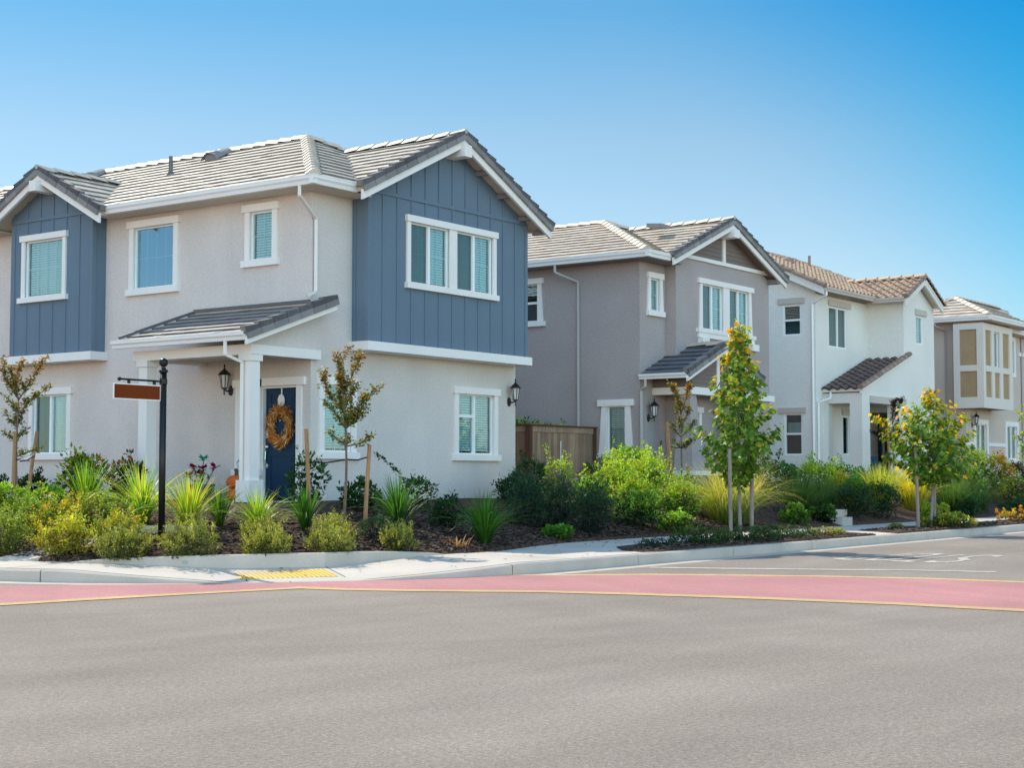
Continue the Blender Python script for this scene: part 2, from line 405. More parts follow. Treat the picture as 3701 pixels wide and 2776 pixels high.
# pavement: strip between kerb back and garden edge
pv = MB(); rows = []
def edge_in(x, y, a):                                              # where the ray from the kerb point meets the garden edge
    best = None
    for i in range(len(B)-1):
        x0, y0 = B[i]; x1, y1 = B[i+1]; dx, dy = x1-x0, y1-y0; ux, uy = a
        den = ux*dy-uy*dx
        if abs(den) < 1e-9: continue
        t = ((x0-x)*dy-(y0-y)*dx)/den; q = ((x0-x)*uy-(y0-y)*ux)/den
        if t > 0 and -1e-6 <= q <= 1+1e-6 and (best is None or t < best): best = t
    return best
for i, p in enumerate(outline):
    ox, oy = offset(outline, i, .148)
    x0, y0 = outline[max(i-1, 0)][:2]; x1, y1 = outline[min(i+1, len(outline)-1)][:2]
    L = math.hypot(x1-x0, y1-y0); nrm = (-(y1-y0)/L, (x1-x0)/L)
    t = edge_in(ox, oy, nrm)
    if t is None: continue
    k = p[2]; row = []
    for j in range(9):
        q = j/8; q2 = q*(t+.02)
        z = (.15*k+.005)*(1-q)+(.165*k+.11*(1-k))*q
        row.append((ox+nrm[0]*q2, oy+nrm[1]*q2, z))
    rows.append(row)
vs = [v for rw in rows for v in rw]
fs = [(9*i+j, 9*i+j+1, 9*i+10+j, 9*i+9+j) for i in range(len(rows)-1) for j in range(8)]
pv.add(vs, fs)
pavement = tag(pv.build('pavement', M['concrete']), kind='structure'); pavement['_o'] = Vector((0,0,0))
def pave_z(x, y):
    a = math.degrees(math.atan2(y-CY, x-CX)) % 360
    if x > 18.2 or y > 18.3: return .16
    k = kf(a); rr = math.hypot(x-CX, y-CY); q = max(0, min(1, (5.85-rr)/1.3))
    return (.15*k+.005)*(1-q)+(.165*k+.11*(1-k))*q
# joints in the pavement
jt = MB()
def joint(p0, p1):
    n = 14
    d = Vector((p1[0]-p0[0], p1[1]-p0[1], 0)); sd = Vector((-d.y, d.x, 0)).normalized()*.007
    vs = []
    for i in range(n+1):
        t = i/n; x, y = p0[0]+d.x*t, p0[1]+d.y*t; z = pave_z(x, y)+.004
        vs += [(x-sd.x, y-sd.y, z), (x+sd.x, y+sd.y, z)]
    jt.add(vs, [(2*i, 2*i+1, 2*i+3, 2*i+2) for i in range(n)])
for yy in (20.2, 21.7, 23.2, 24.7): joint((12.16, yy), (13.38, yy))
joint((12.3, 16.85), (13.4, 17.05)); joint((18.35, 12.45), (18.6, 14.35))
joint((13.86, 14.2), (14.62, 14.98)); joint((15.0, 13.6), (15.5, 14.4))
for xx in [21.6+1.5*i for i in range(30)]: joint((xx, 13.95), (xx, 15.38))
jt.build('joints', surf('joint_dark', (.14, .125, .11), .9, .1, .1, 3), pavement)
# tactile ramp plate
tp = MB(); u0, v0 = Vector((13.86, 14.24, 0)), Vector((14.90, 13.57, 0))
inn = Vector((.52, .86, 0)).normalized()
def tz(p): return pave_z(p.x, p.y)
A0 = u0+inn*.14; A1 = v0+inn*.14; A2 = v0+inn*.78; A3 = u0+inn*.78
tp.add([(p.x, p.y, tz(p)+.006) for p in (A0, A1, A2, A3)], [(0,1,2,3)])
tp.cur = 1
for k in range(20):
    t = (k+.5)/20; a = A0.lerp(A1, t); b = A3.lerp(A2, t)
    tp.beam((a.x, a.y, tz(a)+.009), (b.x, b.y, tz(b)+.009), .012, .012)
tp.build('tactile_plate', [M['domes'], M['domerib']], pavement)
# retaining kerb behind the ramp
ik = MB(); pts = []
bl = [(13.4,17.6),(13.4,17.0),(14.0,15.75),(14.6,15.0),(15.5,14.42),(17.5,14.45),(18.6,14.38)]
ikd = dense([(p[0], p[1], 0) for p in bl], .1); tot = len(ikd)-1
vs = []
for i in range(tot+1):
    t = i/tot; h = .165+.125*math.sin(math.pi*min(1, max(0, (t-.08)/.84)))**.6 if .08 < t < .92 else .165
    a = ikd[i]; b = offset(ikd, i, .15)
    vs += [(a[0], a[1], -.02), (a[0], a[1], h-.01), (a[0]*.9+b[0]*.1, a[1]*.9+b[1]*.1, h), (b[0], b[1], h), (b[0], b[1], 0)]
ik.add(vs, [(5*i+j, 5*i+j+1, 5*i+6+j, 5*i+5+j) for i in range(tot) for j in range(4)])
ik.build('retaining_kerb', M['kerbmat'], pavement)
# garden bed surface
gd = MB(); idx = {}; st = .22
nx, ny = int((96-12.8)/st), int((42-13.8)/st)
def bedz(x, y):
    d = dist(x, y)
    if d < .02: return .168+(d-.02)*4
    return gz(x, y)+.02*math.sin(x*3.1)*math.sin(y*2.7)*min(1, d)
vs = []; fs = []
xs = [12.9+st*i for i in range(90)]+[12.9+st*90+.6*i for i in range(1, 100)]
ys = [13.9+st*i for i in range(36)]+[13.9+st*36+.8*i for i in range(1, 40)]
for i, xx in enumerate(xs):
    for j, yy in enumerate(ys): vs.append((xx, yy, bedz(xx, yy)))
for i in range(len(xs)-1):
    for j in range(len(ys)-1):
        q = [(i*len(ys)+j), ((i+1)*len(ys)+j), ((i+1)*len(ys)+j+1), (i*len(ys)+j+1)]
        if max(dist(vs[k][0], vs[k][1]) for k in q) < -.3: continue
        fs.append(tuple(q))
gd.add(vs, fs)
tag(gd.build('garden_bed', M['mulch'], smooth=True), kind='structure')
# planting strip along the road
sp = MB()
def strip(poly):
    n = len(poly); cx = sum(p[0] for p in poly)/n
    sp.prism([(p[0], p[1], .10) for p in poly], (0, 0, .078))
strip([(20.55,12.62),(20.9,12.50),(29.3,12.60),(30.3,13.87),(22.6,13.92),(21.6,13.72),(20.8,13.1)])
strip([(30.4,12.62),(98,13.45),(98,13.9),(31.4,13.87)])
tag(sp.build('planting_strip', M['mulch']), kind='structure')
# wood chips
ch = MB(); rc = random.Random(3)
def chip(x, y, z):
    a = rc.uniform(0, 2*math.pi); L = rc.uniform(.018, .06); W = rc.uniform(.007, .016)
    t = rc.uniform(-.5, .5); d = Vector((math.cos(a), math.sin(a), t*.6)).normalized()
    sd = Vector((-d.y, d.x, rc.uniform(-.5, .5))).normalized()*W; up = Vector((0,0,.006))
    c = Vector((x, y, z)); b = rc.random()
    k = rc.choice([.5, .8, 1.1, 1.5]); tn = (.105*k+.05*b*b, .072*k+.042*b*b, .052*k+.036*b*b)
    ch.add([c-d*L-sd, c+d*L-sd, c+d*L+sd, c-d*L+sd], [(0,1,2,3)], tn)
n = 0
while n < 21000:
    x = rc.uniform(13.4, 31); y = rc.uniform(14.3, 21)
    d = dist(x, y)
    if d < .16 or d > 3.2 or rc.random() < d/4.5: continue
    ch_z = bedz(x, y)+rc.uniform(.003, .022); chip(x, y, ch_z); n += 1
for k in range(7000):
    x = rc.uniform(20.8, 46); lo = 12.60 if x < 36 else 12.74
    if 29.2 < x < 31.4: continue
    y = rc.uniform(lo, 13.85)
    if x < 22.4 and y > 12.9+(x-20.8)*.55: continue
    chip(x, y, .178+rc.uniform(.002, .018))
tag(ch.build('mulch_chips', M['chip']), 'brown shredded bark chips covering the sloping beds', kind='stuff')
lt_ = MB()
for k in range(130):
    if k < 70: x = rc.gauss(23.2, 2.2); y = rc.uniform(13.6, 15.3)
    else: x = rc.uniform(13.0, 21); y = rc.uniform(12.4, 15.2)
    if dist(x, y) > -.02 or (x < 18 and math.hypot(x-18, y-18.3) > 5.7) or y < 12.5: continue
    a = rc.uniform(0, 6.28); L_ = rc.uniform(.015, .04); d_ = Vector((math.cos(a), math.sin(a), 0)); s_ = Vector((-d_.y, d_.x, .3))*L_*.45; c = Vector((x, y, pave_z(x, y)+.018))
    lt_.add([c-d_*L_, c-s_, c+d_*L_, c+s_], [(0,1,2,3)], rc.choice(((.05,.035,.02),(.09,.06,.03),(.03,.03,.015))))
tag(lt_.build('leaf_litter', M['chip']), 'small dry leaves and bark bits scattered on the pavement', kind='stuff')
# road markings
def sheet(name, mat, pts_a, pts_b, z):
    m = MB(); n = len(pts_a)
    m.add([(p[0], p[1], z) for p in pts_a]+[(p[0], p[1], z) for p in pts_b], [(i, i+1, n+i+1, n+i) for i in range(n-1)])
    return m.build(name, mat, road)
# crosswalk over the right-hand street: near edge and far edge
near = [(13.62,13.10),(13.78,12.35),(14.06,11.68),(14.80,10.39),(15.12,9.27),(15.40,7.9),(15.56,6.36),(15.52,5.1),(15.3,3.0),(14.9,1.0)]
far = [(16.75,12.36),(16.95,12.0),(17.25,11.6),(17.95,10.9),(18.45,9.9),(18.95,8.86),(19.30,7.6),(19.34,6.4),(19.2,4.6),(18.9,2.6)]
def inset(pl, d):
    o = []
    for i in range(len(pl)): o.append(offset(pl, i, d))
    return o
sheet('crosswalk', M['redpave'], near, far, .004)
sheet('crosswalk_line', M['yellow'], near, inset(near, -.30), .006)
sheet('crosswalk_line', M['yellow'], far, inset(far, .26), .006)
nearL = [(13.66,13.02),(13.0,13.2),(12.0,13.44),(10.9,13.68),(10.0,13.83),(7,14.2),(2,14.6)]
farL = [(13.62,14.16),(12.9,14.75),(12.3,15.45),(11.6,15.98),(10.5,16.35),(7.5,16.9),(2,17.3)]
sheet('crosswalk', M['redpave'], nearL, farL, .0045)
sheet('crosswalk_line', M['yellow'], nearL, inset(nearL, .27), .0065)
sheet('crosswalk_line', M['yellow'], farL[3:], inset(farL, -.24)[3:], .006)
m = MB(); m.add([(13.55,13.2,.003),(14.1,12.3,.003),(16.7,12.32,.003),(15.3,13.16,.003),(14.35,13.62,.003),(13.62,14.16,.003)], [(0,1,2,3,4,5)])
m.build('crosswalk_corner', M['redpave'], road)
sl = [(19.35,11.75),(19.75,10.8),(20.35,9.55),(20.95,8.35),(21.2,7.4)]
sheet('stop_line', M['whitepaint'], sl, inset(sl, .24), .005)
# STOP, read by traffic coming down the street: strokes in letter space (u right, v up)
tx = MB()
def letter(strokes, u0, wd):
    # u = reading direction (towards +y), v = letter up (towards -x)
    for st_ in strokes:
        for i in range(len(st_)-1):
            (ua, va), (ub, vb) = st_[i], st_[i+1]
            pa = Vector((25.75-va*2.6, u0+ua*wd, 0)); pb = Vector((25.75-vb*2.6, u0+ub*wd, 0))
            d = (pb-pa); ln = d.length; d.normalize()
            # stroke is wider along the road than across it
            sd = Vector((-d.y, d.x, 0)); wv = .042+.10*abs(sd.x)
            pa2 = pa-d*.03; pb2 = pb+d*.03
            tx.add([(pa2-sd*wv).to_tuple()[:2]+(.005+.0004*rnd.random(),), (pb2-sd*wv).to_tuple()[:2]+(.0052+.0006*rnd.random(),),
                    (pb2+sd*wv).to_tuple()[:2]+(.0054+.0006*rnd.random(),), (pa2+sd*wv).to_tuple()[:2]+(.0056+.0006*rnd.random(),)], [(0,1,2,3)])
S_ = [[(1,.84),(.85,.96),(.5,1),(.15,.96),(0,.82),(.1,.64),(.5,.53),(.9,.40),(1,.2),(.85,.05),(.5,0),(.15,.04),(0,.16)]]
T_ = [[(0,1),(1,1)],[(.5,1),(.5,0)]]
O_ = [[(.5,1),(.15,.95),(0,.75),(0,.25),(.15,.05),(.5,0),(.85,.05),(1,.25),(1,.75),(.85,.95),(.5,1)]]
P_ = [[(0,0),(0,1)],[(0,1),(.6,1),(.95,.92),(1,.76),(.95,.58),(.6,.5),(0,.5)]]
for k, (L_, u0) in enumerate(((S_, 8.85), (T_, 9.35), (O_, 9.85), (P_, 10.35))): letter(L_, u0, .34)
tx.build('stop_lettering', M['whitepaint'], road)

# ------------------------------------------------------------------ building helpers
def wall(mb, ax, pl, a0, a1, z0, z1, holes=(), depth=.13):
    As = sorted(set([a0, a1]+[h[0] for h in holes]+[h[1] for h in holes])); Zs = sorted(set([z0, z1]+[h[2] for h in holes]+[h[3] for h in holes]))
    P = (lambda a, d, z: (pl-d, a, z)) if ax == 'x' else (lambda a, d, z: (a, pl-d, z))
    for i in range(len(As)-1):
        for j in range(len(Zs)-1):
            ca, cz = (As[i]+As[i+1])/2, (Zs[j]+Zs[j+1])/2
            if any(h[0] < ca < h[1] and h[2] < cz < h[3] for h in holes): continue
            q = [P(As[i],0,Zs[j]), P(As[i+1],0,Zs[j]), P(As[i+1],0,Zs[j+1]), P(As[i],0,Zs[j+1])]
            if ax == 'x': q.reverse()
            mb.add(q, [(0,1,2,3)])
    for h in holes:
        f = [(h[0],h[2]),(h[1],h[2]),(h[1],h[3]),(h[0],h[3])]
        for k in range(4):
            a, b = f[k], f[(k+1) % 4]
            mb.add([P(a[0],0,a[1]), P(b[0],0,b[1]), P(b[0],-depth,b[1]), P(a[0],-depth,a[1])], [(0,1,2,3)])
def clip_poly(sub, clip):
    def inside(p, a, b): return (b[0]-a[0])*(p[1]-a[1])-(b[1]-a[1])*(p[0]-a[0]) >= -1e-9
    out = sub
    for i in range(len(clip)):
        a, b = clip[i], clip[(i+1) % len(clip)]; inp = out; out = []
        for k in range(len(inp)):
            p, q = inp[k], inp[(k+1) % len(inp)]
            ip, iq = inside(p, a, b), inside(q, a, b)
            if ip != iq:
                den = (b[0]-a[0])*(q[1]-p[1])-(b[1]-a[1])*(q[0]-p[0])
                if abs(den) > 1e-12:
                    t = -((b[0]-a[0])*(p[1]-a[1])-(b[1]-a[1])*(p[0]-a[0]))/den
                    out.append((p[0]+t*(q[0]-p[0]), p[1]+t*(q[1]-p[1])))
            if iq: out.append(q)
        if len(out) < 3: return []
    return out
def slope(tiles, deck, p0, u, inn, pitch, poly, e=.315, w=.30, barrel=False, seed=1, thick=.042):
    """tiles over a roof plane: p0 = eave corner, u = along the eave, inn = horizontal way up the slope; poly in (u, horizontal)"""
    rr = random.Random(seed)
    p0, u, inn = Vector(p0), Vector(u), Vector(inn)
    cs = 1/math.sqrt(1+pitch*pitch); v = Vector((inn.x, inn.y, pitch))*cs
    n = u.cross(v);  n = n if n.z > 0 else -n
    pl = [(a, b/cs) for a, b in poly]
    area = sum(pl[i][0]*pl[(i+1) % len(pl)][1]-pl[(i+1) % len(pl)][0]*pl[i][1] for i in range(len(pl)))
    if area < 0: pl.reverse()
    W = lambda a, b, h: p0+u*a+v*b+n*h
    deck.prism([W(a, b, -.005) for a, b in pl], n*-.09)
    u0, u1 = min(p[0] for p in pl), max(p[0] for p in pl); v1 = max(p[1] for p in pl)
    k = 0; vv = -.03
    while vv < v1-.02:
        off = (k % 2)*w*.5+rr.uniform(-.02, .02)
        a = u0-w+off
        if barrel: a = u0-w
        while a < u1:
            g_ = 1+rr.uniform(-.13, .13); tn = (g_*(1+rr.uniform(-.03,.03)), g_, g_*(1+rr.uniform(-.04,.04)))
            vs_, ve = max(vv, -.03), vv+e+.02
            jit = rr.uniform(-.004, .004)
            cpl = pl if k else [(p[0], p[1] if p[1] > .001 else -.04) for p in pl]
            if barrel:
                m_ = 8; prev = None
                for s_ in range(m_):
                    q = clip_poly([(a+w*s_/m_, vs_), (a+w*(s_+1)/m_, vs_), (a+w*(s_+1)/m_, ve), (a+w*s_/m_, ve)], cpl)
                    if not q: continue
                    def hh(uu, b): 
                        t = (uu-a)/w; prof = .062*max(0, math.sin(math.pi*min(1, t/.62))) if t < .62 else -.016*math.sin(math.pi*(t-.62)/.38)
                        return prof+.045-.035*(b-vs_)/e+jit
                    top = [W(x_, y_, hh(x_, y_)) for x_, y_ in q]
                    tiles.add(top, [tuple(range(len(top)))], tn)
                    fr = [i for i, p in enumerate(q) if abs(p[1]-vs_) < 1e-6]
                    if len(fr) == 2:
                        b_ = [W(q[i][0], q[i][1], hh(*q[i])-.055) for i in fr]
                        tiles.add([top[fr[0]], top[fr[1]], b_[1], b_[0]], [(0,1,2,3)], tuple(c*.42 for c in tn))  # front edge tinted darker to deepen its shade
            else:
                q = clip_poly([(a+.003, vs_), (a+w-.003, vs_), (a+w-.003, ve), (a+.003, ve)], cpl)
                if q:
                    top = [W(x_, y_, thick-(thick-.012)*(y_-vs_)/e+jit) for x_, y_ in q]; bot = [W(x_, y_, -.002) for x_, y_ in q]
                    nq = len(q); fs = [tuple(range(nq))]
                    tiles.add(top, fs, tn)
                    for i in range(nq):
                        i2 = (i+1) % nq
                        tiles.add([top[i], top[i2], bot[i2], bot[i]], [(0,1,2,3)], tuple(c*.42 for c in tn))  # tile edges darkened in the tint to deepen their shade
            a += w
        vv += e; k += 1
def ridge(mb, p0, p1, L=.38, wd=.15, h=.075, seed=1, barrel=False, step=.022):
    rr = random.Random(seed); p0, p1 = Vector(p0), Vector(p1); d = (p1-p0); T = d.length; d.normalize()
    sd = d.cross(Vector((0,0,1))).normalized(); up = sd.cross(d)
    n = max(1, int(T/L))
    for i in range(n):
        a = p0+d*(T*i/n); b = p0+d*(T*(i+1)/n+.03)
        tn = (1+rr.uniform(-.12, .12),)*3
        if barrel:
            pa = []; pb = []
            for k in range(9):
                t = math.pi*k/8
                pa.append(a+sd*math.cos(t)*wd+up*(math.sin(t)*h*1.5+step)); pb.append(b+sd*math.cos(t)*wd*.88+up*(math.sin(t)*h*1.32-.005))
            fs = [(k, k+1, 10+k, 9+k) for k in range(8)]+[tuple(range(8, -1, -1)), tuple(range(9, 18))]
            mb.add(pa+pb, fs, tn)
        else:
            vs = [a-sd*wd-up*.02+up*step, a-sd*.028+up*(h+step), a+sd*.028+up*(h+step), a+sd*wd-up*.02+up*step,
                  b-sd*wd-up*.03, b-sd*.028+up*(h-.012), b+sd*.028+up*(h-.012), b+sd*wd-up*.03]
            mb.add(vs, [(0,1,5,4),(1,2,6,5),(2,3,7,6),(3,2,1,0),(4,5,6,7)], tn)
def rake(tiles, board, lo, hi, out, barrel=False, L=.345, seed=2, bw=.05, bh=.17):
    """rake tiles and bargeboard from the eave end up to the apex; out = horizontal way out of the gable"""
    rr = random.Random(seed); lo, hi, out = Vector(lo), Vector(hi), Vector(out)
    d = hi-lo; T = d.length; d.normalize(); n = out.cross(d); n = n if n.z > 0 else -n
    cnt = max(1, round(T/L))
    for i in range(cnt):
        a = lo+d*(T*i/cnt-.03); b = lo+d*(T*(i+1)/cnt-.012); tn = (1+rr.uniform(-.16, .16),)*3
        lift = .042
        if barrel:
            pa = []; pb = []
            for k in range(9):
                t = math.pi*k/8*1.15-.3
                pa.append(a+out*(math.cos(t)*.105-.02)+n*(math.sin(t)*.105+.05)); pb.append(b+out*(math.cos(t)*.085-.02)+n*(math.sin(t)*.085+.035))
            fs = [(k, k+1, 10+k, 9+k) for k in range(8)]+[tuple(range(8, -1, -1)), tuple(range(9, 18))]
            tiles.add(pa+pb, fs, tn)
        else:
            for (o0, o1, n0_, n1_) in ((-.12, .03, .02, .095), (.0, .03, -.085, .094)):
                vs = []
                for q, lf in ((a, lift), (b, 0)):
                    for oo, nn in ((o0, n0_), (o1+lf*.35, n0_), (o1+lf*.35, n1_+lf), (o0, n1_+lf)): vs.append(q+out*oo+n*nn)
                tiles.add(vs, [(0,1,2,3),(7,6,5,4),(0,4,5,1),(1,5,6,2),(2,6,7,3),(3,7,4,0)], tn)
    q = [lo-n*.075-out*.07, lo-n*.075-out*.015, lo-n*(.075+bh)-out*.015, lo-n*(.075+bh)-out*.07]
    # plumb-cut ends
    ez = Vector((0,0,1)); zc = 1/max(.2, n.z)
    base = [lo-out*.07-ez*.05, lo-out*.012-ez*.05, lo-out*.012-ez*(.05+bh*zc), lo-out*.07-ez*(.05+bh*zc)]
    board.prism(base, hi-lo)
def gutter(mb, p0, p1, out, hgt=.15, dep=.12):
    p0, p1, o = Vector(p0), Vector(p1), Vector(out); z = Vector((0,0,1))
    prof = [(0,-hgt),(dep*.62,-hgt),(dep*.72,-hgt*.62),(dep*.95,-hgt*.40),(dep*.95,-hgt*.12),(dep,-hgt*.10),(dep,0),(dep*.86,0),(dep*.84,-hgt*.3),(0.01,-hgt*.35),(0,0)]
    mb.prism([p0+o*a+z*b for a, b in prof], p1-p0)

def window(house, ax, pl, o, kind='slider', trim=None, grid=None, blinds=True, mull=None, screen=None, frosted=False, rail=None, curtain=False, bt='blind', tilt=.4, fr=.045, tm='trim', drop=1.0, pane=None):
    """o = opening (a0,a1,z0,z1); returns the hole; builds frame, panes, blind (or dark room)"""
    a0, a1, z0, z1 = o
    c = MB()
    if trim: trim(c, ax, pl, a0, a1, z0, z1)
    rec = .058
    f = MB()
    def fb(b0, b1, y0_, y1_, d0=-rec-.03, d1=-rec+.035): f.pbox(ax, pl, b0, b1, d0, d1, y0_, y1_)
    fb(a0, a0+fr, z0, z1); fb(a1-fr, a1, z0, z1); fb(a0+fr, a1-fr, z0, z0+fr); fb(a0+fr, a1-fr, z1-fr, z1)
    cells = []
    i0, i1, j0, j1 = a0+fr, a1-fr, z0+fr, z1-fr
    if kind == 'slider':
        m = mull if mull else (a0+a1)/2
        fb(m-.035, m+.035, j0, j1, -rec-.03, -rec+.045); cells = [(i0, m-.035, j0, j1), (m+.035, i1, j0, j1)]
    elif kind == 'hung':
        m = rail if rail else (z0+z1)/2
        fb(i0, i1, m-.03, m+.03, -rec-.03, -rec+.045); cells = [(i0, i1, m+.03, j1), (i0, i1, j0, m-.03)]
    elif kind == 'mixed':
        m = mull; fb(m-.03, m+.03, j0, j1, -rec-.03, -rec+.045); fb(i0, m-.03, rail-.03, rail+.03)
        cells = [(i0, m-.03, rail+.03, j1), (i0, m-.03, j0, rail-.03), (m+.03, i1, j0, j1)]
    else: cells = [(i0, i1, j0, j1)]
    if grid:
        for (b0, b1, q0, q1) in cells:
            for k in range(1, grid[0]): x_ = b0+(b1-b0)*k/grid[0]; fb(x_-.007, x_+.007, q0, q1, -rec-.012, -rec-.004)
            for k in range(1, grid[1]): x_ = q0+(q1-q0)*k/grid[1]; fb(b0, b1, x_-.007, x_+.007, -rec-.0125, -rec-.0045)
    w = c.build('window', M[tm], house) if c.v else None
    if w is None:
        w = f.build('window', M['vinyl'], house)
    else: f.build('frame', M['vinyl'], w)
    for k, (b0, b1, q0, q1) in enumerate(cells):
        p = MB()
        P = (lambda a, d, z: (pl-d, a, z)) if ax == 'x' else (lambda a, d, z: (a, pl-d, z))
        p.add([P(b0, -rec, q0), P(b1, -rec, q0), P(b1, -rec, q1), P(b0, -rec, q1)], [(3,2,1,0) if ax == 'x' else (0,1,2,3)])
        gm = pane if pane else 'screen' if screen is not None and k in screen else ('glass_pale' if frosted is True or (frosted and k in frosted) else 'glass')
        p.build('pane', M[gm], w)
    if blinds:
        so_ = .55 if tilt >= .8 else 1.0; b = MB(); q = j1-.02; zl = j1-(j1-j0)*drop
        while q > zl+.03:
            d0 = -rec-.055
            dy = .022*tilt; P = (lambda a, d, z: (pl-d, a, z)) if ax == 'x' else (lambda a, d, z: (a, pl-d, z))
            b.add([P(i0+.01, d0, q-dy-.019*so_), P(i1-.01, d0, q-dy-.019*so_), P(i1-.01, d0-.026*tilt, q+.017*so_), P(i0+.01, d0-.026*tilt, q+.017*so_)], [(0,1,2,3)])
            q -= .05
        for t in (.2, .5, .8):
            x_ = i0+(i1-i0)*t; b.pbox(ax, pl, x_-.004, x_+.004, -rec-.052, -rec-.046, j1-(j1-j0)*drop, j1)
        b.build('blind', M[bt], w)
    if curtain:
        b = MB(); n = 24
        P = (lambda a, d, z: (pl-d, a, z)) if ax == 'x' else (lambda a, d, z: (a, pl-d, z))
        cz0, cz1 = curtain
        vs = []
        for i in range(n+1):
            t = i/n; dd = -rec-.12+.02*math.sin(i*1.9); x_ = i0+(i1-i0)*t
            vs += [P(x_, dd, cz0), P(x_, dd, cz1)]
        b.add(vs, [(2*i, 2*i+2, 2*i+3, 2*i+1) for i in range(n)]); b.build('curtain', M['curtain'], w)
    b = MB(); b.pbox(ax, pl, a0-.02, a1+.02, -rec-.45, -rec-.40, z0-.02, z1+.02)  # near-black box standing in for the unlit room
    for (x0_, x1_, y0_, y1_) in ((a0-.02, a0, z0, z1), (a1, a1+.02, z0, z1), (a0, a1, z0-.02, z0), (a0, a1, z1, z1+.02)): b.pbox(ax, pl, x0_, x1_, -rec-.40, -.131, y0_, y1_)
    b.build('dark_backing', M['dark'], w)
    return o
def craft(head=(.17, .13), sill=(.17, .115), jamb=.115, pr=.04, apron=0, taper=0):
    def f(c, ax, pl, a0, a1, z0, z1):
        P = (lambda a, d, z: (pl-d, a, z)) if ax == 'x' else (lambda a, d, z: (a, pl-d, z))
        g_ = .012
        for s_ in (0, 1):
            if taper:
                A, Bq = (a0-jamb-taper, a0+g_) if s_ == 0 else (a1-g_, a1+jamb+taper); ti = (a0-jamb, a1+jamb)[s_]
                q = [P(A, 0, z0-.02), P(Bq, 0, z0-.02), P(Bq, 0, z1+.02), P(ti, 0, z1+.02)] if s_ == 0 else [P(A, 0, z0-.02), P(Bq, 0, z0-.02), P(ti, 0, z1+.02), P(A, 0, z1+.02)]
                off = Vector(P(0, pr, 0))-Vector(P(0, 0, 0)); c.prism(q, off)
            else:
                A, Bq = (a0-jamb, a0+g_) if s_ == 0 else (a1-g_, a1+jamb); c.pbox(ax, pl, A, Bq, 0, pr, z0-.01, z1+.01)
        c.pbox(ax, pl, a0-head[0], a1+head[0], 0, pr+.03, z1-.012, z1+head[1])
        c.pbox(ax, pl, a0-sill[0]-taper, a1+sill[0]+taper, 0, pr+.045, z0-sill[1], z0+.012)
        if apron: c.pbox(ax, pl, a0-sill[0]-taper+.06, a1+sill[0]+taper-.06, 0, pr+.02, z0-sill[1]-apron, z0-sill[1])
    return f
def picture(wd=.17, pr=.045):
    def f(c, ax, pl, a0, a1, z0, z1):
        c.pbox(ax, pl, a0-wd, a1+wd, 0, pr, z1-.012, z1+wd); c.pbox(ax, pl, a0-wd, a1+wd, 0, pr+.004, z0-wd, z0+.012)
        c.pbox(ax, pl, a0-wd, a0+.012, 0, pr, z0, z1-.012); c.pbox(ax, pl, a1-.012, a1+wd, 0, pr, z0, z1-.012)
    return f
def part(mb, name, mat, parent, smooth=False): return mb.build(name, M[mat] if isinstance(mat, str) else mat, parent, smooth)
def downspout(house, pts, mat='downspout1', w=.06, d=.05):
    m = MB()
    for i in range(len(pts)-1): m.beam(pts[i], pts[i+1], w, d, up=(1,1,0) if abs(pts[i][2]-pts[i+1][2]) > .8*(Vector(pts[i])-Vector(pts[i+1])).length else (0,0,1))
    return part(m, 'downspout', mat, house)

def add_rake(roof, tm_, bm__, *a, **k):
    t, b = MB(), MB(); rake(t, b, *a, **k); part(t, 'rake_tiles', tm_, roof); part(b, 'bargeboard', bm__, roof)
def add_ridge(roof, tm_, *a, **k):
    t = MB(); ridge(t, *a, **k); part(t, 'ridge_tiles', tm_, roof)
def add_gutter(house, tm_, *a):
    t = MB(); gutter(t, *a); part(t, 'gutter', tm_, house)
def add_box(parent, name, mat, *a):
    t = MB(); t.box(*a); return part(t, name, mat, parent)

# ------------------------------------------------------------------ HOUSE 1: blue gables on the corner
h1 = thing('house', (24.2, 26, .85), 'corner house with two blue board and batten gables above light grey stucco', 'house', 'houses along the street')
XW, YS, XE, YN, ZB = 21.09, 20.0, 27.45, 36.0, .55
o_big = (23.70, 24.91, 5.06, 6.33); o_small = (20.98, 21.60, 5.38, 6.33); o_low = (26.91, 28.07, 1.77, 3.04)
o_side = (21.36, 21.80, 1.43, 3.0); o_door = (20.32, 21.26, .85, 3.0)
o_right = (25.43, 26.67, 1.745, 3.02); o_dw = (21.42, 22.2, 1.745, 3.02)
w = MB()
wall(w, 'x', XW, YS, YN, ZB, 6.62, [o_big, o_small, o_low, o_side, o_door], .14)
wall(w, 'y', YS, XW, XE, ZB, 6.62, [o_right, o_dw], .14)
w.add([(XE,YS,ZB),(XE,YN,ZB),(XE,YN,6.62),(XE,YS,6.62)], [(0,1,2,3)])
w.add([(XW,YN,ZB),(XE,YN,ZB),(XE,YN,6.62),(XW,YN,6.62)], [(0,1,2,3)])
part(w, 'wall', 'stucco1', h1)
fd = MB(); fd.box(XW-.005, XE+.005, YS-.005, YN, .4, .80); part(fd, 'foundation', 'concrete', h1)
tr1 = craft()
window(h1, 'x', XW, o_big, 'fixed', craft(jamb=.12), grid=(4, 2), blinds=False, pane='glass_sky_tint')
window(h1, 'x', XW, o_small, 'fixed', tr1, grid=(2, 2), tilt=.35)
window(h1, 'x', XW, o_low, 'slider', tr1, grid=(2, 2), mull=27.50, screen=(1,), tilt=.6)
window(h1, 'x', XW, o_side, 'fixed', tr1, tilt=.5)
window(h1, 'y', YS, o_right, 'mixed', tr1, mull=26.02, rail=2.55, frosted=(2,), tilt=.15)
window(h1, 'y', YS, o_dw, 'fixed', tr1, grid=(2, 2), tilt=.35)
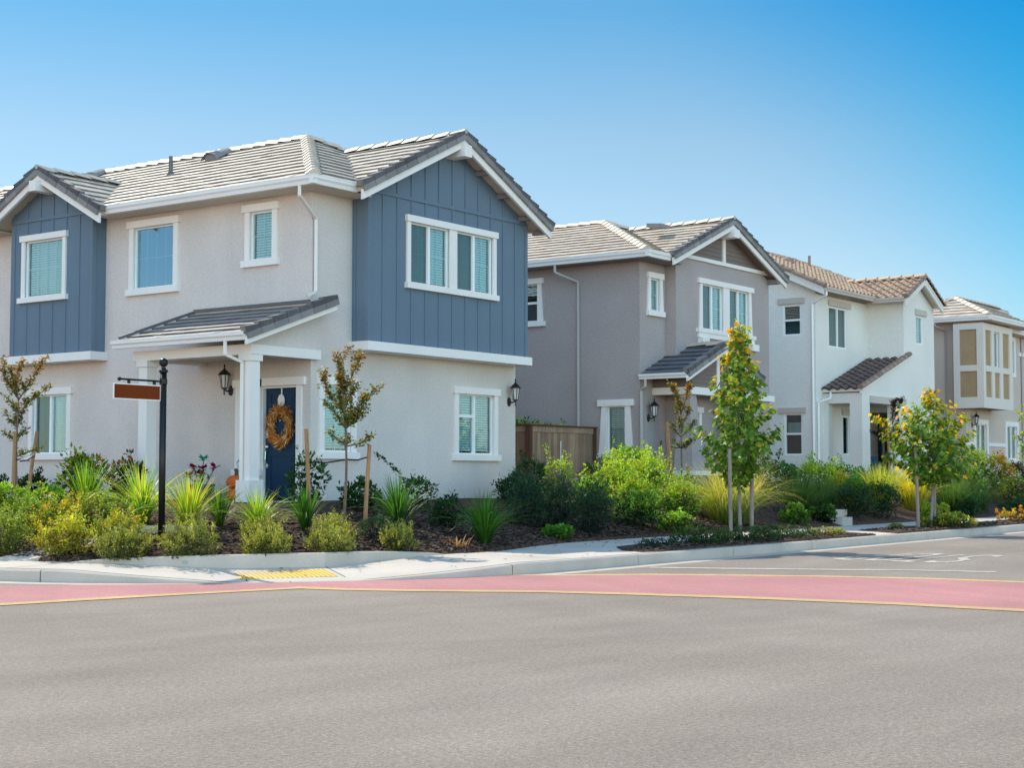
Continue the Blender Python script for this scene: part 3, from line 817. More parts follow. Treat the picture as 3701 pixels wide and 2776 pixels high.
# front door
d = MB(); d.box(XW+.085, XW+.13, 20.34, 21.24, .90, 2.98)
dr = part(d, 'door', 'door', h1)
pn = MB()
for (z0_, z1_) in ((1.03, 1.72), (1.98, 2.86)):
    for (a, b, c_, e_) in ((20.47, 21.11, z0_, z0_+.035), (20.47, 21.11, z1_-.035, z1_), (20.47, 20.505, z0_+.035, z1_-.035), (21.075, 21.11, z0_+.035, z1_-.035)): pn.box(XW+.070, XW+.087, a, b, c_, e_)
    pn.box(XW+.078, XW+.0865, 20.55, 21.03, z0_+.08, z1_-.08)
part(pn, 'panel_moulding', 'door', dr)
lk = MB(); lk.box(XW+.055, XW+.086, 21.13, 21.195, 2.02, 2.16); lk.lathe((XW+.06, 21.165, 1.86), [(.03,-.03),(.045,-.01),(.045,.01),(.03,.03)], 10)
lk.tube([(XW+.06,21.165,1.80),(XW+.02,21.165,1.77),(XW+.012,21.165,1.62),(XW+.03,21.165,1.53),(XW+.075,21.165,1.50)], .013, 6); lk.lathe((XW+.07,21.165,1.50), [(.02,-.04),(.03,0),(.02,.04)], 8)
part(lk, 'handle', 'nickel', dr)
dc = MB()
dc.pbox('x', XW, 20.20, 20.33, 0, .04, .85, 2.99); dc.pbox('x', XW, 21.25, 21.30, 0, .035, .85, 2.99)
dc.pbox('x', XW, 20.11, 21.32, 0, .07, 2.99, 3.14)
dc.pbox('x', XW, 20.32, 20.36, -.09, -.005, .86, 2.985); dc.pbox('x', XW, 21.22, 21.255, -.09, -.005, .86, 2.985); dc.pbox('x', XW, 20.36, 21.22, -.09, -.004, 2.95, 2.988)
part(dc, 'door_surround', 'trim', h1)
# porch: slab, columns, beams, roof
sl_ = MB(); sl_.box(19.25, XW-.004, 19.86, 23.2, .45, .845); sl_.box(18.9, 20.9, 19.25, 19.855, .4, .69); part(sl_, 'porch_floor', 'concrete', h1)
def column(x0, y0):
    c = MB(); s_ = .115
    c.box(x0-s_, x0+s_, y0-s_, y0+s_, .845, 3.44)
    c.box(x0-s_-.055, x0+s_+.055, y0-s_-.055, y0+s_+.055, .846, 1.24)
    c.box(x0-s_-.035, x0+s_+.035, y0-s_-.035, y0+s_+.035, 3.33, 3.445)
    return part(c, 'porch_column', 'trim', h1)
column(19.60, 20.03); column(19.60, 22.72)
bm_ = MB(); bm_.box(19.46, 19.75, 19.88, 22.98, 3.44, 3.62); bm_.box(19.752, 21.24, 19.883, 20.06-.063, 3.443, 3.617); bm_.box(19.752, XW-.003, 22.74, 22.98, 3.443, 3.617)
part(bm_, 'porch_beam', 'trim', h1)
cl = MB(); cl.box(19.755, XW-.003, 20.07, 22.735, 3.50, 3.53); part(cl, 'porch_ceiling', 'soffit', h1)
pt = MB(); pd = MB(); prk = MB(); pbd = MB()
PP = .345
slope(pt, pd, (19.17, 19.62, 3.775), (0,1,0), (1,0,0), PP, [(0,0),(3.5,0),(3.5,1.9),(.40,1.9),(.40,2.2),(0,2.2)] if False else [(0,0),(3.5,0),(3.5,1.905),(0,1.905)], seed=5)
slope(pt, pd, (21.075, 19.62, 3.775+1.905*PP), (0,1,0), (1,0,0), PP, [(0,0),(.37,0),(.37,.28),(0,.28)], seed=6)
pr_ = part(pt, 'porch_roof', 'shaded_tile1', h1); part(pd, 'roof_deck', 'soffit', pr_)
add_rake(pr_, 'raketile', 'trim', (19.12, 19.62, 3.765), (21.40, 19.62, 3.765+2.28*PP), (0,-1,0), seed=3, bh=.13)

fl = MB(); fl.beam((19.25,23.12,3.87), (21.07,23.12,3.87+1.82*PP), .05, .05); fl.beam((21.07,20.02,4.52), (21.07,23.1,4.52), .05, .06); part(fl, 'flashing', 'vent', pr_)
gw = MB(); gw.add([(19.47,19.995,3.55),(XW+.01,19.995,3.55),(XW+.01,19.995,4.36),(19.47,19.995,3.80)], [(0,1,2,3)])
part(gw, 'porch_gable', 'stucco1', h1)
add_gutter(h1, 'gutter', (19.16,19.66,3.80), (19.16,23.12,3.80), (-1,0,0), .145, .12); 
downspout(h1, [(19.11,20.16,3.67),(19.11,20.16,3.42),(19.44,20.08,3.30),(19.44,20.08,.86)])
# bump-outs in blue board and batten
bl = MB(); tm = MB()
YF = 19.6; bx0, bx1 = 22.2, 27.3
o_b = (23.40, 26.09, 5.05, 6.27)
wall(bl, 'y', YF, bx0, bx1, 3.84, 6.66, [(23.40, 24.64, 5.05, 6.27), (24.85, 26.09, 5.05, 6.27)], .14)
bl.add([(bx0,YF,6.66),(bx1,YF,6.66),(bx1,YF,6.74),(24.65,YF,8.02),(bx0,YF,6.84)], [(0,1,2,3,4)])
bl.add([(bx0,YF,3.84),(bx0,YS,3.84),(bx0,YS,6.84),(bx0,YF,6.84)], [(0,1,2,3)]); bl.add([(bx1,YF,3.84),(bx1,YS,3.84),(bx1,YS,6.74),(bx1,YF,6.74)], [(0,1,2,3)])
wood = part(bl, 'gable_wall', 'blue', h1)
bt = MB()
def roofz(x_): return 6.66+.49*(min(x_-21.65, 27.65-x_))-.10
for x_ in [22.61+.4268*i for i in range(11)]:
    if x_ > 27.1: continue
    for (z0_, z1_) in ((3.85, 6.675), (6.745, roofz(x_))):
        if z0_ < 5 and 23.2 < x_ < 26.25:
            bt.box(x_-.022, x_+.022, YF-.02, YF+.001, z0_, 4.93); bt.box(x_-.022, x_+.022, YF-.02, YF+.001, 6.40, z1_)
        else: bt.box(x_-.022, x_+.022, YF-.02, YF+.001, z0_, z1_)
bt.box(bx0+.06, bx1-.06, YF-.028, YF+.001, 6.676, 6.744)
for xa, xb in ((bx0-.022, bx0+.07), (bx1-.07, bx1+.022)): bt.box(xa, xb, YF-.022, YF+.001, 3.85, 6.72)
bt.box(bx0-.022, bx0-.001, YF+.001, YF+.08, 3.85, 6.74); bt.box(bx0-.02, bx0-.001, 19.90, 19.94, 3.85, 6.7)
part(bt, 'batten', 'blue', wood)
def dbl(c, ax, pl, a0, a1, z0, z1):
    craft(head=(.13, .115), sill=(.14, .10), jamb=.10)(c, ax, pl, 23.40, 26.09, z0, z1)
    c.pbox(ax, pl, 24.628, 24.862, 0, .04, z0-.01, z1+.01)
window(h1, 'y', YF, (23.40, 24.64, 5.05, 6.27), 'slider', dbl, grid=(2, 2), screen=(0,), tilt=.3, mull=24.02)
window(h1, 'y', YF, (24.85, 26.09, 5.05, 6.27), 'slider', None, grid=(2, 2), screen=(0,), tilt=.3, mull=25.47)
tm.box(bx0-.09, bx1+.09, YF-.09, YS+.05, 3.67, 3.842); tm2 = part(tm, 'band_trim', 'trim', h1)
# left bump-out
XF = 20.74; by0, by1 = 25.77, 28.45
w2 = MB(); o_l = (26.68, 27.96, 5.06, 6.28)
wall(w2, 'x', XF, by0, by1, 3.84, 6.62, [o_l], .14)
w2.add([(XF,by0,6.62),(XF,by1,6.62),(XF,by1,6.80),(XF,27.08,7.52),(XF,by0,6.84)], [(0,1,2,3,4)])
for yy in (by0, by1): w2.add([(XF,yy,3.84),(XW,yy,3.84),(XW,yy,6.84),(XF,yy,6.84)], [(0,1,2,3)])
wd2 = part(w2, 'gable_wall', 'blue', h1)
bt = MB()
def rz2(y_): return 6.62+.53*(min(y_-25.15, 29.01-y_))-.10
for y_ in [26.18+.427*i for i in range(6)]:
    for (z0_, z1_) in ((3.85, 6.675), (6.745, rz2(y_))):
        if z0_ < 5 and 26.5 < y_ < 28.12:
            bt.box(XF-.02, XF+.001, y_-.022, y_+.022, z0_, 4.93); bt.box(XF-.02, XF+.001, y_-.022, y_+.022, 6.41, z1_)
        else: bt.box(XF-.02, XF+.001, y_-.022, y_+.022, z0_, z1_)
bt.box(XF-.028, XF+.001, by0+.06, by1-.06, 6.676, 6.744)
bt.box(XF-.022, XF+.001, by0-.022, by0+.07, 3.85, 6.72); bt.box(XF+.001, XF+.08, by0-.022, by0-.001, 3.85, 6.74)
part(bt, 'batten', 'blue', wd2)
window(h1, 'x', XF, o_l, 'fixed', craft(head=(.13, .115), sill=(.16, .10), jamb=.09), grid=(4, 2), tilt=.2)
tm = MB(); tm.box(XF-.09, XW+.05, by0-.09, by1+.09, 3.67, 3.842); part(tm, 'band_trim', 'trim', h1)
# roof
rt = MB(); rd = MB(); rk = MB(); bd = MB()
K = .49; HW = 3.525; ZE = 6.72; XA, XB = 20.60, 27.65
slope(rt, rd, (XA, 19.5, ZE), (0,1,0), (1,0,0), K, [(0,0),(5.85,0),(7.62,1.88),(7.62,HW),(HW,HW)], seed=11)
slope(rt, rd, (XA, 19.5, ZE), (0,1,0), (1,0,0), K, [(7.62,1.88),(9.3,0),(17,0),(17,HW),(7.62,HW)], seed=11)
slope(rt, rd, (XA, 19.5, ZE), (1,0,0), (0,1,0), K, [(0,0),(1.2,0),(4.2,2.85),(HW,HW)], seed=12)
slope(rt, rd, (XB, 19.5, ZE), (0,1,0), (-1,0,0), K, [(0,0),(17,0),(17,HW),(HW,HW)], seed=13)
slope(rt, rd, (21.65, 19.2, 6.66), (0,1,0), (1,0,0), K, [(0,0),(.4,0),(3.6,3.0),(0,3.0)], seed=14)
slope(rt, rd, (27.65, 19.2, 6.66), (0,1,0), (-1,0,0), K, [(0,0),(3.6,0),(3.6,3.0),(0,3.0)], seed=15)
slope(rt, rd, (20.34, 25.14, 6.62), (1,0,0), (0,1,0), .53, [(0,0),(.3,0),(2.3,1.94),(0,1.94)], seed=16)
slope(rt, rd, (20.34, 29.02, 6.62), (1,0,0), (0,-1,0), .53, [(0,0),(2.3,0),(2.3,1.94),(0,1.94)], seed=17)
roof1 = part(rt, 'roof', 'tile1', h1); part(rd, 'roof_deck', 'soffit', roof1)
zr = ZE+K*HW
add_ridge(roof1, 'tile1', (XA+HW, 36, zr+.01), (XA+HW, 19.5+HW, zr+.01), seed=1)
add_ridge(roof1, 'tile1', (XA+.02, 19.52, ZE+.03), (XA+HW, 19.5+HW, zr+.03), seed=2, L=.33)
add_ridge(roof1, 'tile1', (XB-.02, 19.52, ZE+.03), (XB-HW, 19.5+HW, zr+.03), seed=3, L=.33)
add_ridge(roof1, 'tile1', (24.65, 19.17, 8.13+.02), (24.65, 22.4, 8.13+.02), seed=4)
add_ridge(roof1, 'tile1', (20.31, 27.08, 7.65+.02), (22.5, 27.08, 7.65+.02), seed=5)

add_rake(roof1, 'raketile', 'trim', (21.62, 19.2, 6.645), (24.65, 19.2, 8.13), (0,-1,0), seed=6); add_rake(roof1, 'raketile', 'trim', (27.68, 19.2, 6.645), (24.65, 19.2, 8.13), (0,-1,0), seed=7)
add_rake(roof1, 'raketile', 'trim', (20.34, 25.12, 6.61), (20.34, 27.08, 7.65), (-1,0,0), seed=8); add_rake(roof1, 'raketile', 'trim', (20.34, 29.04, 6.61), (20.34, 27.08, 7.65), (-1,0,0), seed=9)

add_box(roof1, 'outlooker', 'trim', 24.53, 24.77, 19.12, 19.62, 7.68, 7.92); add_box(roof1, 'outlooker', 'trim', 20.22, 20.75, 26.97, 27.19, 7.2, 7.42)
for t in (.30, .55, .80, .97):
    xx = 27.65-3.0*(1-t); add_box(roof1, 'outlooker', 'raketile', xx-.045, xx+.045, 19.27, 19.6, 6.66+.49*(27.65-xx)-.215, 6.66+.49*(27.65-xx)-.12)  # dark material stands in for shade on these brackets
sf = MB(); sf.box(XA, XW+.02, 19.52, 25.5, 6.555, 6.585); sf.box(XW+.02, 22.2, 19.52, YS+.02, 6.555, 6.585); sf.box(XA, XW, 28.8, 36, 6.555, 6.585); part(sf, 'soffit', 'soffit', roof1)
add_gutter(h1, 'gutter', (XA, 19.40, 6.73), (XA, 25.2, 6.73), (-1,0,0), .165, .12); add_gutter(h1, 'gutter', (XA-.115, 19.50, 6.729), (21.70, 19.50, 6.729), (0,-1,0), .165, .12)
add_gutter(h1, 'gutter', (XA, 29.0, 6.73), (XA, 36, 6.73), (-1,0,0), .165, .12)

downspout(h1, [(20.55,19.80,6.57),(20.55,19.80,6.38),(21.15,19.95,6.05),(21.15,19.95,4.70),(20.95,19.97,4.60)])
v = MB(); v.tube([(22.64,25.6,7.6),(22.64,25.6,8.14)], .045, 10); v.lathe((22.64,25.6,7.76), [(.11,-.06),(.06,.04)], 10); part(v, 'vent_pipe', 'vent', roof1)
def ohagin(x_, y_, K_=K, z_=None, mat='raketile'):
    z_ = z_ if z_ is not None else ZE+K_*(x_-XA)
    v = MB(); n_ = 8; pa = []; pb = []
    for i in range(n_+1):
        t = math.pi*i/n_
        pa.append((x_-.26, y_+.24*math.cos(t), z_-.13+.06+.16*math.sin(t))); pb.append((x_+.22, y_+.22*math.cos(t), z_+.11+.08+.10*math.sin(t)))
    v.add(pa+pb, [(i, i+1, n_+2+i, n_+1+i) for i in range(n_)]); v.box(x_-.2, x_+.16, y_-.17, y_+.17, z_-.1, z_+.13)
    return part(v, 'roof_vent', mat, roof1)
ohagin(23.6, 25.2); ohagin(23.7, 29.5)

# ------------------------------------------------------------------ HOUSE 2: taupe stucco with gabled porch
h2 = thing('house', (36.3, 26, .85), 'taupe stucco house with brown siding in its gable and a small gabled porch', 'house', 'houses along the street')
X2, YI = 33.07, 20.31
o2u = (23.36, 24.5, 5.28, 6.28); o2l = (20.72, 21.28, 1.86, 3.06)
o2i = (33.55, 34.02, 5.42, 6.26); o2a = (35.60, 36.74, 5.10, 6.30); o2b = (37.05, 38.19, 5.10, 6.30)
w = MB()
wall(w, 'x', X2, YI, 36, ZB, 6.62, [o2u, o2l], .14)
wall(w, 'y', YI, X2, 34.3, ZB, 6.62, [o2i], .14)
w.add([(34.3,20,ZB),(34.3,YI,ZB),(34.3,YI,6.75),(34.3,20,6.75)], [(0,1,2,3)])
wall(w, 'y', 20.0, 34.3, 39.39, ZB, 6.70, [o2a, o2b, (34.42, 35.4, .86, 2.95)], .14)
w.add([(39.39,20,ZB),(39.39,36,ZB),(39.39,36,6.72),(39.39,20,6.72)], [(0,1,2,3)])
w.add([(34.3,20,6.70),(39.39,20,6.70),(39.39,20,6.72),(36.65,20,7.85),(34.3,20,6.9)], [(0,1,2,3,4)])
part(w, 'wall', 'stucco2', h2)
sd_ = MB()
# lap siding in the gable
zz = 6.95
while zz < 7.85:
    zt = min(zz+.115, 7.86); xl = lambda z_: 36.65-(7.95-z_)/.415+.10; xr = lambda z_: 36.65+(7.95-z_)/.415-.10
    if xr(zt) > xl(zt): sd_.add([(max(34.32,xl(zz)),19.972,zz),(min(39.37,xr(zz)),19.972,zz),(min(39.37,xr(zt)),19.988,zt),(max(34.32,xl(zt)),19.988,zt)], [(0,1,2,3)]); sd_.add([(max(34.32,xl(zz)),19.972,zz),(min(39.37,xr(zz)),19.972,zz),(min(39.37,xr(zz)),19.995,zz),(max(34.32,xl(zz)),19.995,zz)], [(0,1,2,3)])
    zz += .115
part(sd_, 'gable_siding', 'brown_siding', h2)
tm = MB(); tm.box(34.72, 39.42, 19.94, 20.0, 6.86, 6.955); tm.box(36.74-.06, 36.74+.08, 19.935, 20.0, 6.956, 7.62); part(tm, 'band_trim', 'trim', h2)
add_box(h2, 'belt_trim', 'trim', 37.0, 39.56, 19.93, 20.4, 3.37, 3.53)
window(h2, 'x', X2, o2u, 'hung', craft(taper=.06, jamb=.10), tilt=.8, drop=.3)
window(h2, 'x', X2, o2l, 'fixed', craft(taper=.09, jamb=.13, head=(.24, .15)), tilt=1.0)
window(h2, 'y', YI, o2i, 'fixed', craft(taper=.05, jamb=.10, head=(.14, .13), sill=(.12, .12)), grid=(1, 2), tilt=.5)
def dbl2(c, ax, pl, a0, a1, z0, z1):
    craft(head=(.22, .125), sill=(.23, .09), jamb=.10, apron=.13, taper=.06)(c, ax, pl, 35.60, 38.19, z0, z1)
    c.pbox(ax, pl, 36.728, 37.062, 0, .04, z0-.01, z1+.01)
    for xb in (35.42, 38.18): c.pbox(ax, pl, xb, xb+.36, 0, .14, z0-.40, z0-.22)
window(h2, 'y', 20.0, o2a, 'slider', dbl2, grid=(2, 2), screen=(0,), tilt=.3)
window(h2, 'y', 20.0, o2b, 'slider', None, grid=(2, 2), screen=(0,), tilt=.3)
d = MB(); d.box(34.42, 35.4, 20.07, 20.12, .86, 2.95); d2 = part(d, 'door', 'door2', h2)
kn = MB(); kn.sphere((35.3, 20.04, 1.8), .035, 8, 6); part(kn, 'handle', 'nickel', d2)
dc = MB(); dc.pbox('y', 20.0, 34.31, 34.43, 0, .04, .85, 2.94); dc.pbox('y', 20.0, 35.39, 35.52, 0, .04, .85, 2.94); dc.pbox('y', 20.0, 34.25, 35.6, 0, .06, 2.94, 3.08)
part(dc, 'door_surround', 'trim', h2)
db = MB(); db.box(34.0, 34.07, 20.285, 20.308, 2.02, 2.2); dbp = part(db, 'doorbell', 'vent', h2); db = MB(); db.sphere((34.035,20.283,2.07), .018, 8, 6); part(db, 'button', 'signwhite', dbp)
fd = MB(); fd.box(33.3, 37.3, 18.9, 19.99, .5, .84); part(fd, 'porch_floor', 'concrete', h2)
rt = MB(); rd = MB(); rk = MB(); bd = MB(); K2 = .41; HW2 = 3.55; Z2 = 6.79; XA2, XB2 = 32.62, 39.72
slope(rt, rd, (XA2, 19.8, Z2), (0,1,0), (1,0,0), K2, [(0,0),(16,0),(16,HW2),(HW2,HW2)], seed=21)
slope(rt, rd, (XA2, 19.8, Z2), (1,0,0), (0,1,0), K2, [(0,0),(1.12,0),(4.12,2.97),(HW2,HW2)], seed=22)
slope(rt, rd, (XB2, 19.8, Z2), (0,1,0), (-1,0,0), K2, [(0,0),(16,0),(16,HW2),(HW2,HW2)], seed=23)
slope(rt, rd, (33.60, 19.6, 6.77), (0,1,0), (1,0,0), K2, [(0,0),(.3,0),(3.5,3.05),(0,3.05)], seed=24)
slope(rt, rd, (39.70, 19.6, 6.77), (0,1,0), (-1,0,0), K2, [(0,0),(3.5,0),(3.5,3.05),(0,3.05)], seed=25)
roof2 = part(rt, 'roof', 'tile2', h2); part(rd, 'roof_deck', 'soffit2', roof2)
zr = Z2+K2*HW2
add_ridge(roof2, 'tile2', (XA2+HW2, 35, zr+.01), (XA2+HW2, 19.8+HW2, zr+.01), seed=31); add_ridge(roof2, 'tile2', (XA2+.02, 19.82, Z2+.03), (XA2+HW2, 19.8+HW2, zr+.03), seed=32, L=.33)
add_ridge(roof2, 'tile2', (XB2-.02, 19.82, Z2+.03), (XB2-HW2, 19.8+HW2, zr+.03), seed=33, L=.33); add_ridge(roof2, 'tile2', (36.65, 19.57, 8.02+.03), (36.65, 23.0, 8.02+.03), seed=34)

add_rake(roof2, 'raketile', 'trim', (33.57, 19.6, 6.755), (36.65, 19.6, 8.02), (0,-1,0), seed=35); add_rake(roof2, 'raketile', 'trim', (39.73, 19.6, 6.755), (36.65, 19.6, 8.02), (0,-1,0), seed=36)

add_box(roof2, 'outlooker', 'trim', 36.51, 36.79, 19.50, 19.99, 7.56, 7.78); add_box(roof2, 'outlooker', 'raketile', 39.3, 39.45, 19.68, 20.0, 6.62, 6.75)
sf = MB(); sf.box(XA2, X2+.02, 19.82, 35, 6.62, 6.65); sf.box(X2+.02, 34.3, 19.82, YI+.02, 6.62, 6.65); part(sf, 'soffit', 'soffit2', roof2)
add_gutter(h2, 'gutter', (XA2, 19.70, 6.80), (XA2, 35, 6.80), (-1,0,0), .165, .12); add_gutter(h2, 'gutter', (XA2-.115, 19.80, 6.799), (33.62, 19.80, 6.799), (0,-1,0), .165, .12); 
downspout(h2, [(32.57,22.5,6.62),(32.57,22.5,6.45),(33.02,22.1,6.22),(33.02,22.1,.9)], 'downspout2')
v = MB(); v.beam((35.5,21.0,7.86), (35.5,21.45,7.90), .42, .10); part(v, 'roof_vent', 'raketile', roof2)
# gabled porch
rt = MB(); rd = MB(); rk = MB(); bd = MB()
slope(rt, rd, (33.07, 18.92, 3.80), (0,1,0), (1,0,0), .42, [(0,0),(1.36,0),(1.36,1.22),(1.05,1.22),(1.05,1.9),(0,1.9)] if False else [(0,0),(1.07,0),(1.07,1.9),(0,1.9)], seed=41)
slope(rt, rd, (33.07, 19.99, 3.80), (0,1,0), (1,0,0), .42, [(0,0),(.31,0),(.31,1.22),(0,1.22)], seed=42)
slope(rt, rd, (36.87, 18.92, 3.80), (0,1,0), (-1,0,0), .42, [(0,0),(1.07,0),(1.07,1.9),(0,1.9)], seed=43)
pr2 = part(rt, 'porch_roof', 'shaded_tile2', h2); part(rd, 'roof_deck', 'soffit2', pr2)
add_rake(pr2, 'raketile', 'trim', (33.04, 18.92, 3.79), (34.97, 18.92, 4.60), (0,-1,0), seed=44, bh=.13); add_rake(pr2, 'raketile', 'trim', (36.9, 18.92, 3.79), (34.97, 18.92, 4.60), (0,-1,0), seed=45, bh=.13)

add_ridge(pr2, 'tile2', (34.97,18.9,4.62), (34.97,19.98,4.62), seed=46); 
bm_ = MB(); bm_.box(33.62, 36.35, 19.17, 19.40, 3.32, 3.50); bm_.box(33.62, 33.85, 19.402, 20.30, 3.322, 3.498); bm_.box(36.12, 36.35, 19.402, 19.99, 3.322, 3.498); bm_.box(34.90, 35.03, 19.165, 19.22, 3.502, 4.36); part(bm_, 'porch_beam', 'trim', h2)
gs = MB(); zz = 3.50
while zz < 4.40:
    zt = zz+.11; L0 = 34.97-(4.50-zz)/.42+.02; R0 = 36.35 if 34.97+(4.5-zz)/.42 > 36.35 else 34.97+(4.5-zz)/.42; L1 = 34.97-(4.50-zt)/.42+.02; R1 = min(36.35, 34.97+(4.5-zt)/.42)
    L0, L1 = max(33.64, L0), max(33.64, L1)
    if R1 > L1: gs.add([(L0,19.19,zz),(R0,19.19,zz),(R1,19.205,zt),(L1,19.205,zt)], [(0,1,2,3)]); gs.add([(L0,19.19,zz),(R0,19.19,zz),(R0,19.21,zz),(L0,19.21,zz)], [(0,1,2,3)])
    zz += .11
gs.box(33.66, 33.80, 19.21, 20.29, 3.50, 3.74)
part(gs, 'porch_siding', 'brown_siding', h2)
add_gutter(h2, 'gutter', (33.06,18.98,3.81), (33.06,20.29,3.81), (-1,0,0), .13, .11); 
downspout(h2, [(33.0,20.12,3.68),(33.0,20.12,3.5),(33.04,20.26,3.42),(33.04,20.26,.9)], 'downspout2')
for (cx_, cy_) in ((33.88, 19.42), (36.55, 19.42)):
    c = MB(); q0, q1 = .27, .16
    vs = [(cx_-q0,cy_-q0,1.44),(cx_+q0,cy_-q0,1.44),(cx_+q0,cy_+q0,1.44),(cx_-q0,cy_+q0,1.44),(cx_-q1-.04,cy_-q1,3.325),(cx_+q1-.04,cy_-q1,3.325),(cx_+q1-.04,cy_+q1,3.325),(cx_-q1-.04,cy_+q1,3.325)]
    c.add(vs, [(0,1,5,4),(1,2,6,5),(2,3,7,6),(3,0,4,7)]); pc = part(c, 'porch_column', 'stucco2', h2)
    c = MB(); c.box(cx_-.54, cx_+.60, cy_-.50, cy_+.50, 1.33, 1.442); part(c, 'cap_stone', 'trim', pc)
    c = MB(); rs = random.Random(5); zz = .5
    while zz < 1.32:
        hz = rs.choice((.07, .09, .11)); hz = min(hz, 1.33-zz); a = -.43
        while a < .43:
            L_ = min(rs.uniform(.14, .34), .43-a+.001); t_ = rs.uniform(.6, 1.5); tn = (t_, t_, t_*rs.uniform(.9, 1.2)); pj = rs.uniform(0, .02)
            c.box(cx_+a+.003, cx_+a+L_-.003, cy_-.43-pj, cy_-.3, zz+.003, zz+hz-.003, tn); c.box(cx_-.43-pj, cx_-.3, cy_+a+.003, cy_+a+L_-.003, zz+.003, zz+hz-.003, tn); c.box(cx_+.3, cx_+.43+pj, cy_+a+.003, cy_+a+L_-.003, zz+.003, zz+hz-.003, tn); a += L_
        zz += hz
    part(c, 'stone_base', 'stone', pc)

# ------------------------------------------------------------------ HOUSE 3: white stucco, clay barrel tiles
h3 = thing('house', (48.5, 25, .85), 'white stucco house with brown barrel tile roofs and an arcaded porch', 'house', 'houses along the street')
X3, Y3 = 45.07, 21.28
o3u = (21.77, 22.39, 5.73, 6.70); o3l = (21.76, 22.38, 1.97, 3.28); o3s = (46.05, 47.38, 5.40, 6.70); o3b = (50.03, 50.64, 5.70, 6.64)
o3n = (47.02, 47.5, 2.0, 3.24); o3d = (49.75, 51.1, .86, 3.22)
w = MB()
wall(w, 'x', X3, Y3, 28, ZB, 7.0, [o3u, o3l], .14)
w.add([(X3,Y3,7.0),(X3,28,7.0),(X3,24.6,8.62),(X3,Y3,7.18)], [(0,1,2,3)])
wall(w, 'y', Y3, X3, 51.7, ZB, 7.0, [o3s, o3n, o3d], .14)
w.add([(48.97,20,3.4),(48.97,Y3,3.4),(48.97,Y3,7.05),(48.97,20,7.05)], [(0,1,2,3)])
wall(w, 'y', 20.0, 48.97, 51.6, ZB, 6.95, [o3b, (49.3, 51.1, .86, 3.3)] if False else [o3b], .14)
w.add([(48.97,20,6.95),(51.6,20,6.95),(51.6,20,6.98),(50.05,20,7.72),(48.97,20,7.2)], [(0,1,2,3,4)])
w.add([(51.6,20,ZB),(51.6,28,ZB),(51.6,28,7),(51.6,20,7)], [(0,1,2,3)])
# porch front and side walls with openings
wall(w, 'y', 20.0, 45.58, 48.97, ZB, 4.0, [(46.18, 48.25, .55, 3.60)], .3)
w.add([(45.58,20,4.0),(48.97,20,4.0),(48.97,20,5.10),(45.58,20,4.02)], [(0,1,2,3)])
wall(w, 'x', 45.58, 20.0, Y3, ZB, 3.9, [(20.40, 21.12, .55, 3.58)], .3)
part(w, 'wall', 'stucco3', h3)
pf = MB(); pf.box(45.6, 51.5, 20.0, Y3-.003, .5, .84); part(pf, 'porch_floor', 'concrete', h3)
cl = MB(); cl.box(45.6, 51.5, 20.14, Y3-.003, 3.72, 3.75); part(cl, 'porch_ceiling', 'stucco3', h3)
for (ax, pl, a0, a1, z0_, z1_) in (('x', X3, 21.64, 22.55, 6.73, 6.91), ('x', X3, 21.63, 22.55, 3.29, 3.46), ('y', Y3, 45.98, 47.63, 6.72, 6.90), ('y', 20.0, 49.94, 50.88, 6.67, 6.86), ('y', 20.0, 46.16, 49.0, 3.60, 3.82), ('y', Y3, 46.9, 47.7, 3.27, 3.47), ('y', Y3, 49.7, 51.2, 3.26, 3.45)):
    lt = MB(); lt.pbox(ax, pl, a0, a1, 0, .055, z0_, z1_); part(lt, 'lintel', 'lintel3', h3)
window(h3, 'x', X3, o3u, 'hung', None, tilt=.8, tm='vinyl', fr=.05, bt='curtain', screen=(0, 1))
window(h3, 'x', X3, o3l, 'hung', None, blinds=False, curtain=(2.65, 3.0), rail=2.64, fr=.05)
window(h3, 'y', Y3, o3s, 'slider', None, grid=(2, 2), tilt=.7, screen=(0, 1), fr=.05)
window(h3, 'y', 20.0, o3b, 'fixed', None, grid=(2, 2), tilt=.1, fr=.05, frosted=True)
window(h3, 'y', Y3, o3n, 'fixed', None, blinds=False)
window(h3, 'y', Y3, o3d, 'slider', None, grid=(2, 4), blinds=False, mull=50.35, fr=.06)
rt = MB(); rd = MB(); rk = MB(); bd = MB()
slope(rt, rd, (44.72, 20.85, 7.17), (1,0,0), (0,1,0), .465, [(0,0),(8.4,0),(8.4-3.3,3.3),(0,3.3)], w=.29, barrel=True, seed=51)
slope(rt, rd, (44.72, 27.45, 7.17), (1,0,0), (0,-1,0), .465, [(0,0),(8.4,0),(5.1,3.3),(0,3.3)], e=.9, seed=52)
slope(rt, rd, (53.12, 20.85, 7.17), (0,1,0), (-1,0,0), .465, [(0,0),(6.6,0),(3.3,3.3)], e=.9, seed=53)
slope(rt, rd, (48.52, 19.68, 7.10), (0,1,0), (1,0,0), .50, [(0,0),(1.2,0),(3.2,1.58),(0,1.58)], w=.29, barrel=True, seed=54)
slope(rt, rd, (51.68, 19.68, 7.10), (0,1,0), (-1,0,0), .50, [(0,0),(3.0,0),(3.0,1.58),(0,1.58)], w=.29, barrel=True, seed=55)
roof3 = part(rt, 'roof', 'tile3', h3); part(rd, 'roof_deck', 'stucco3', roof3)
add_ridge(roof3, 'tile3', (44.7, 24.15, 8.72), (49.8, 24.15, 8.72), seed=56, barrel=True, wd=.13); add_ridge(roof3, 'tile3', (53.1,20.87,7.2), (49.82,24.15,8.72), seed=57, barrel=True, wd=.13)
add_ridge(roof3, 'tile3', (50.10, 19.66, 7.91), (50.10, 22.6, 7.91), seed=58, barrel=True, wd=.13, L=.42); 
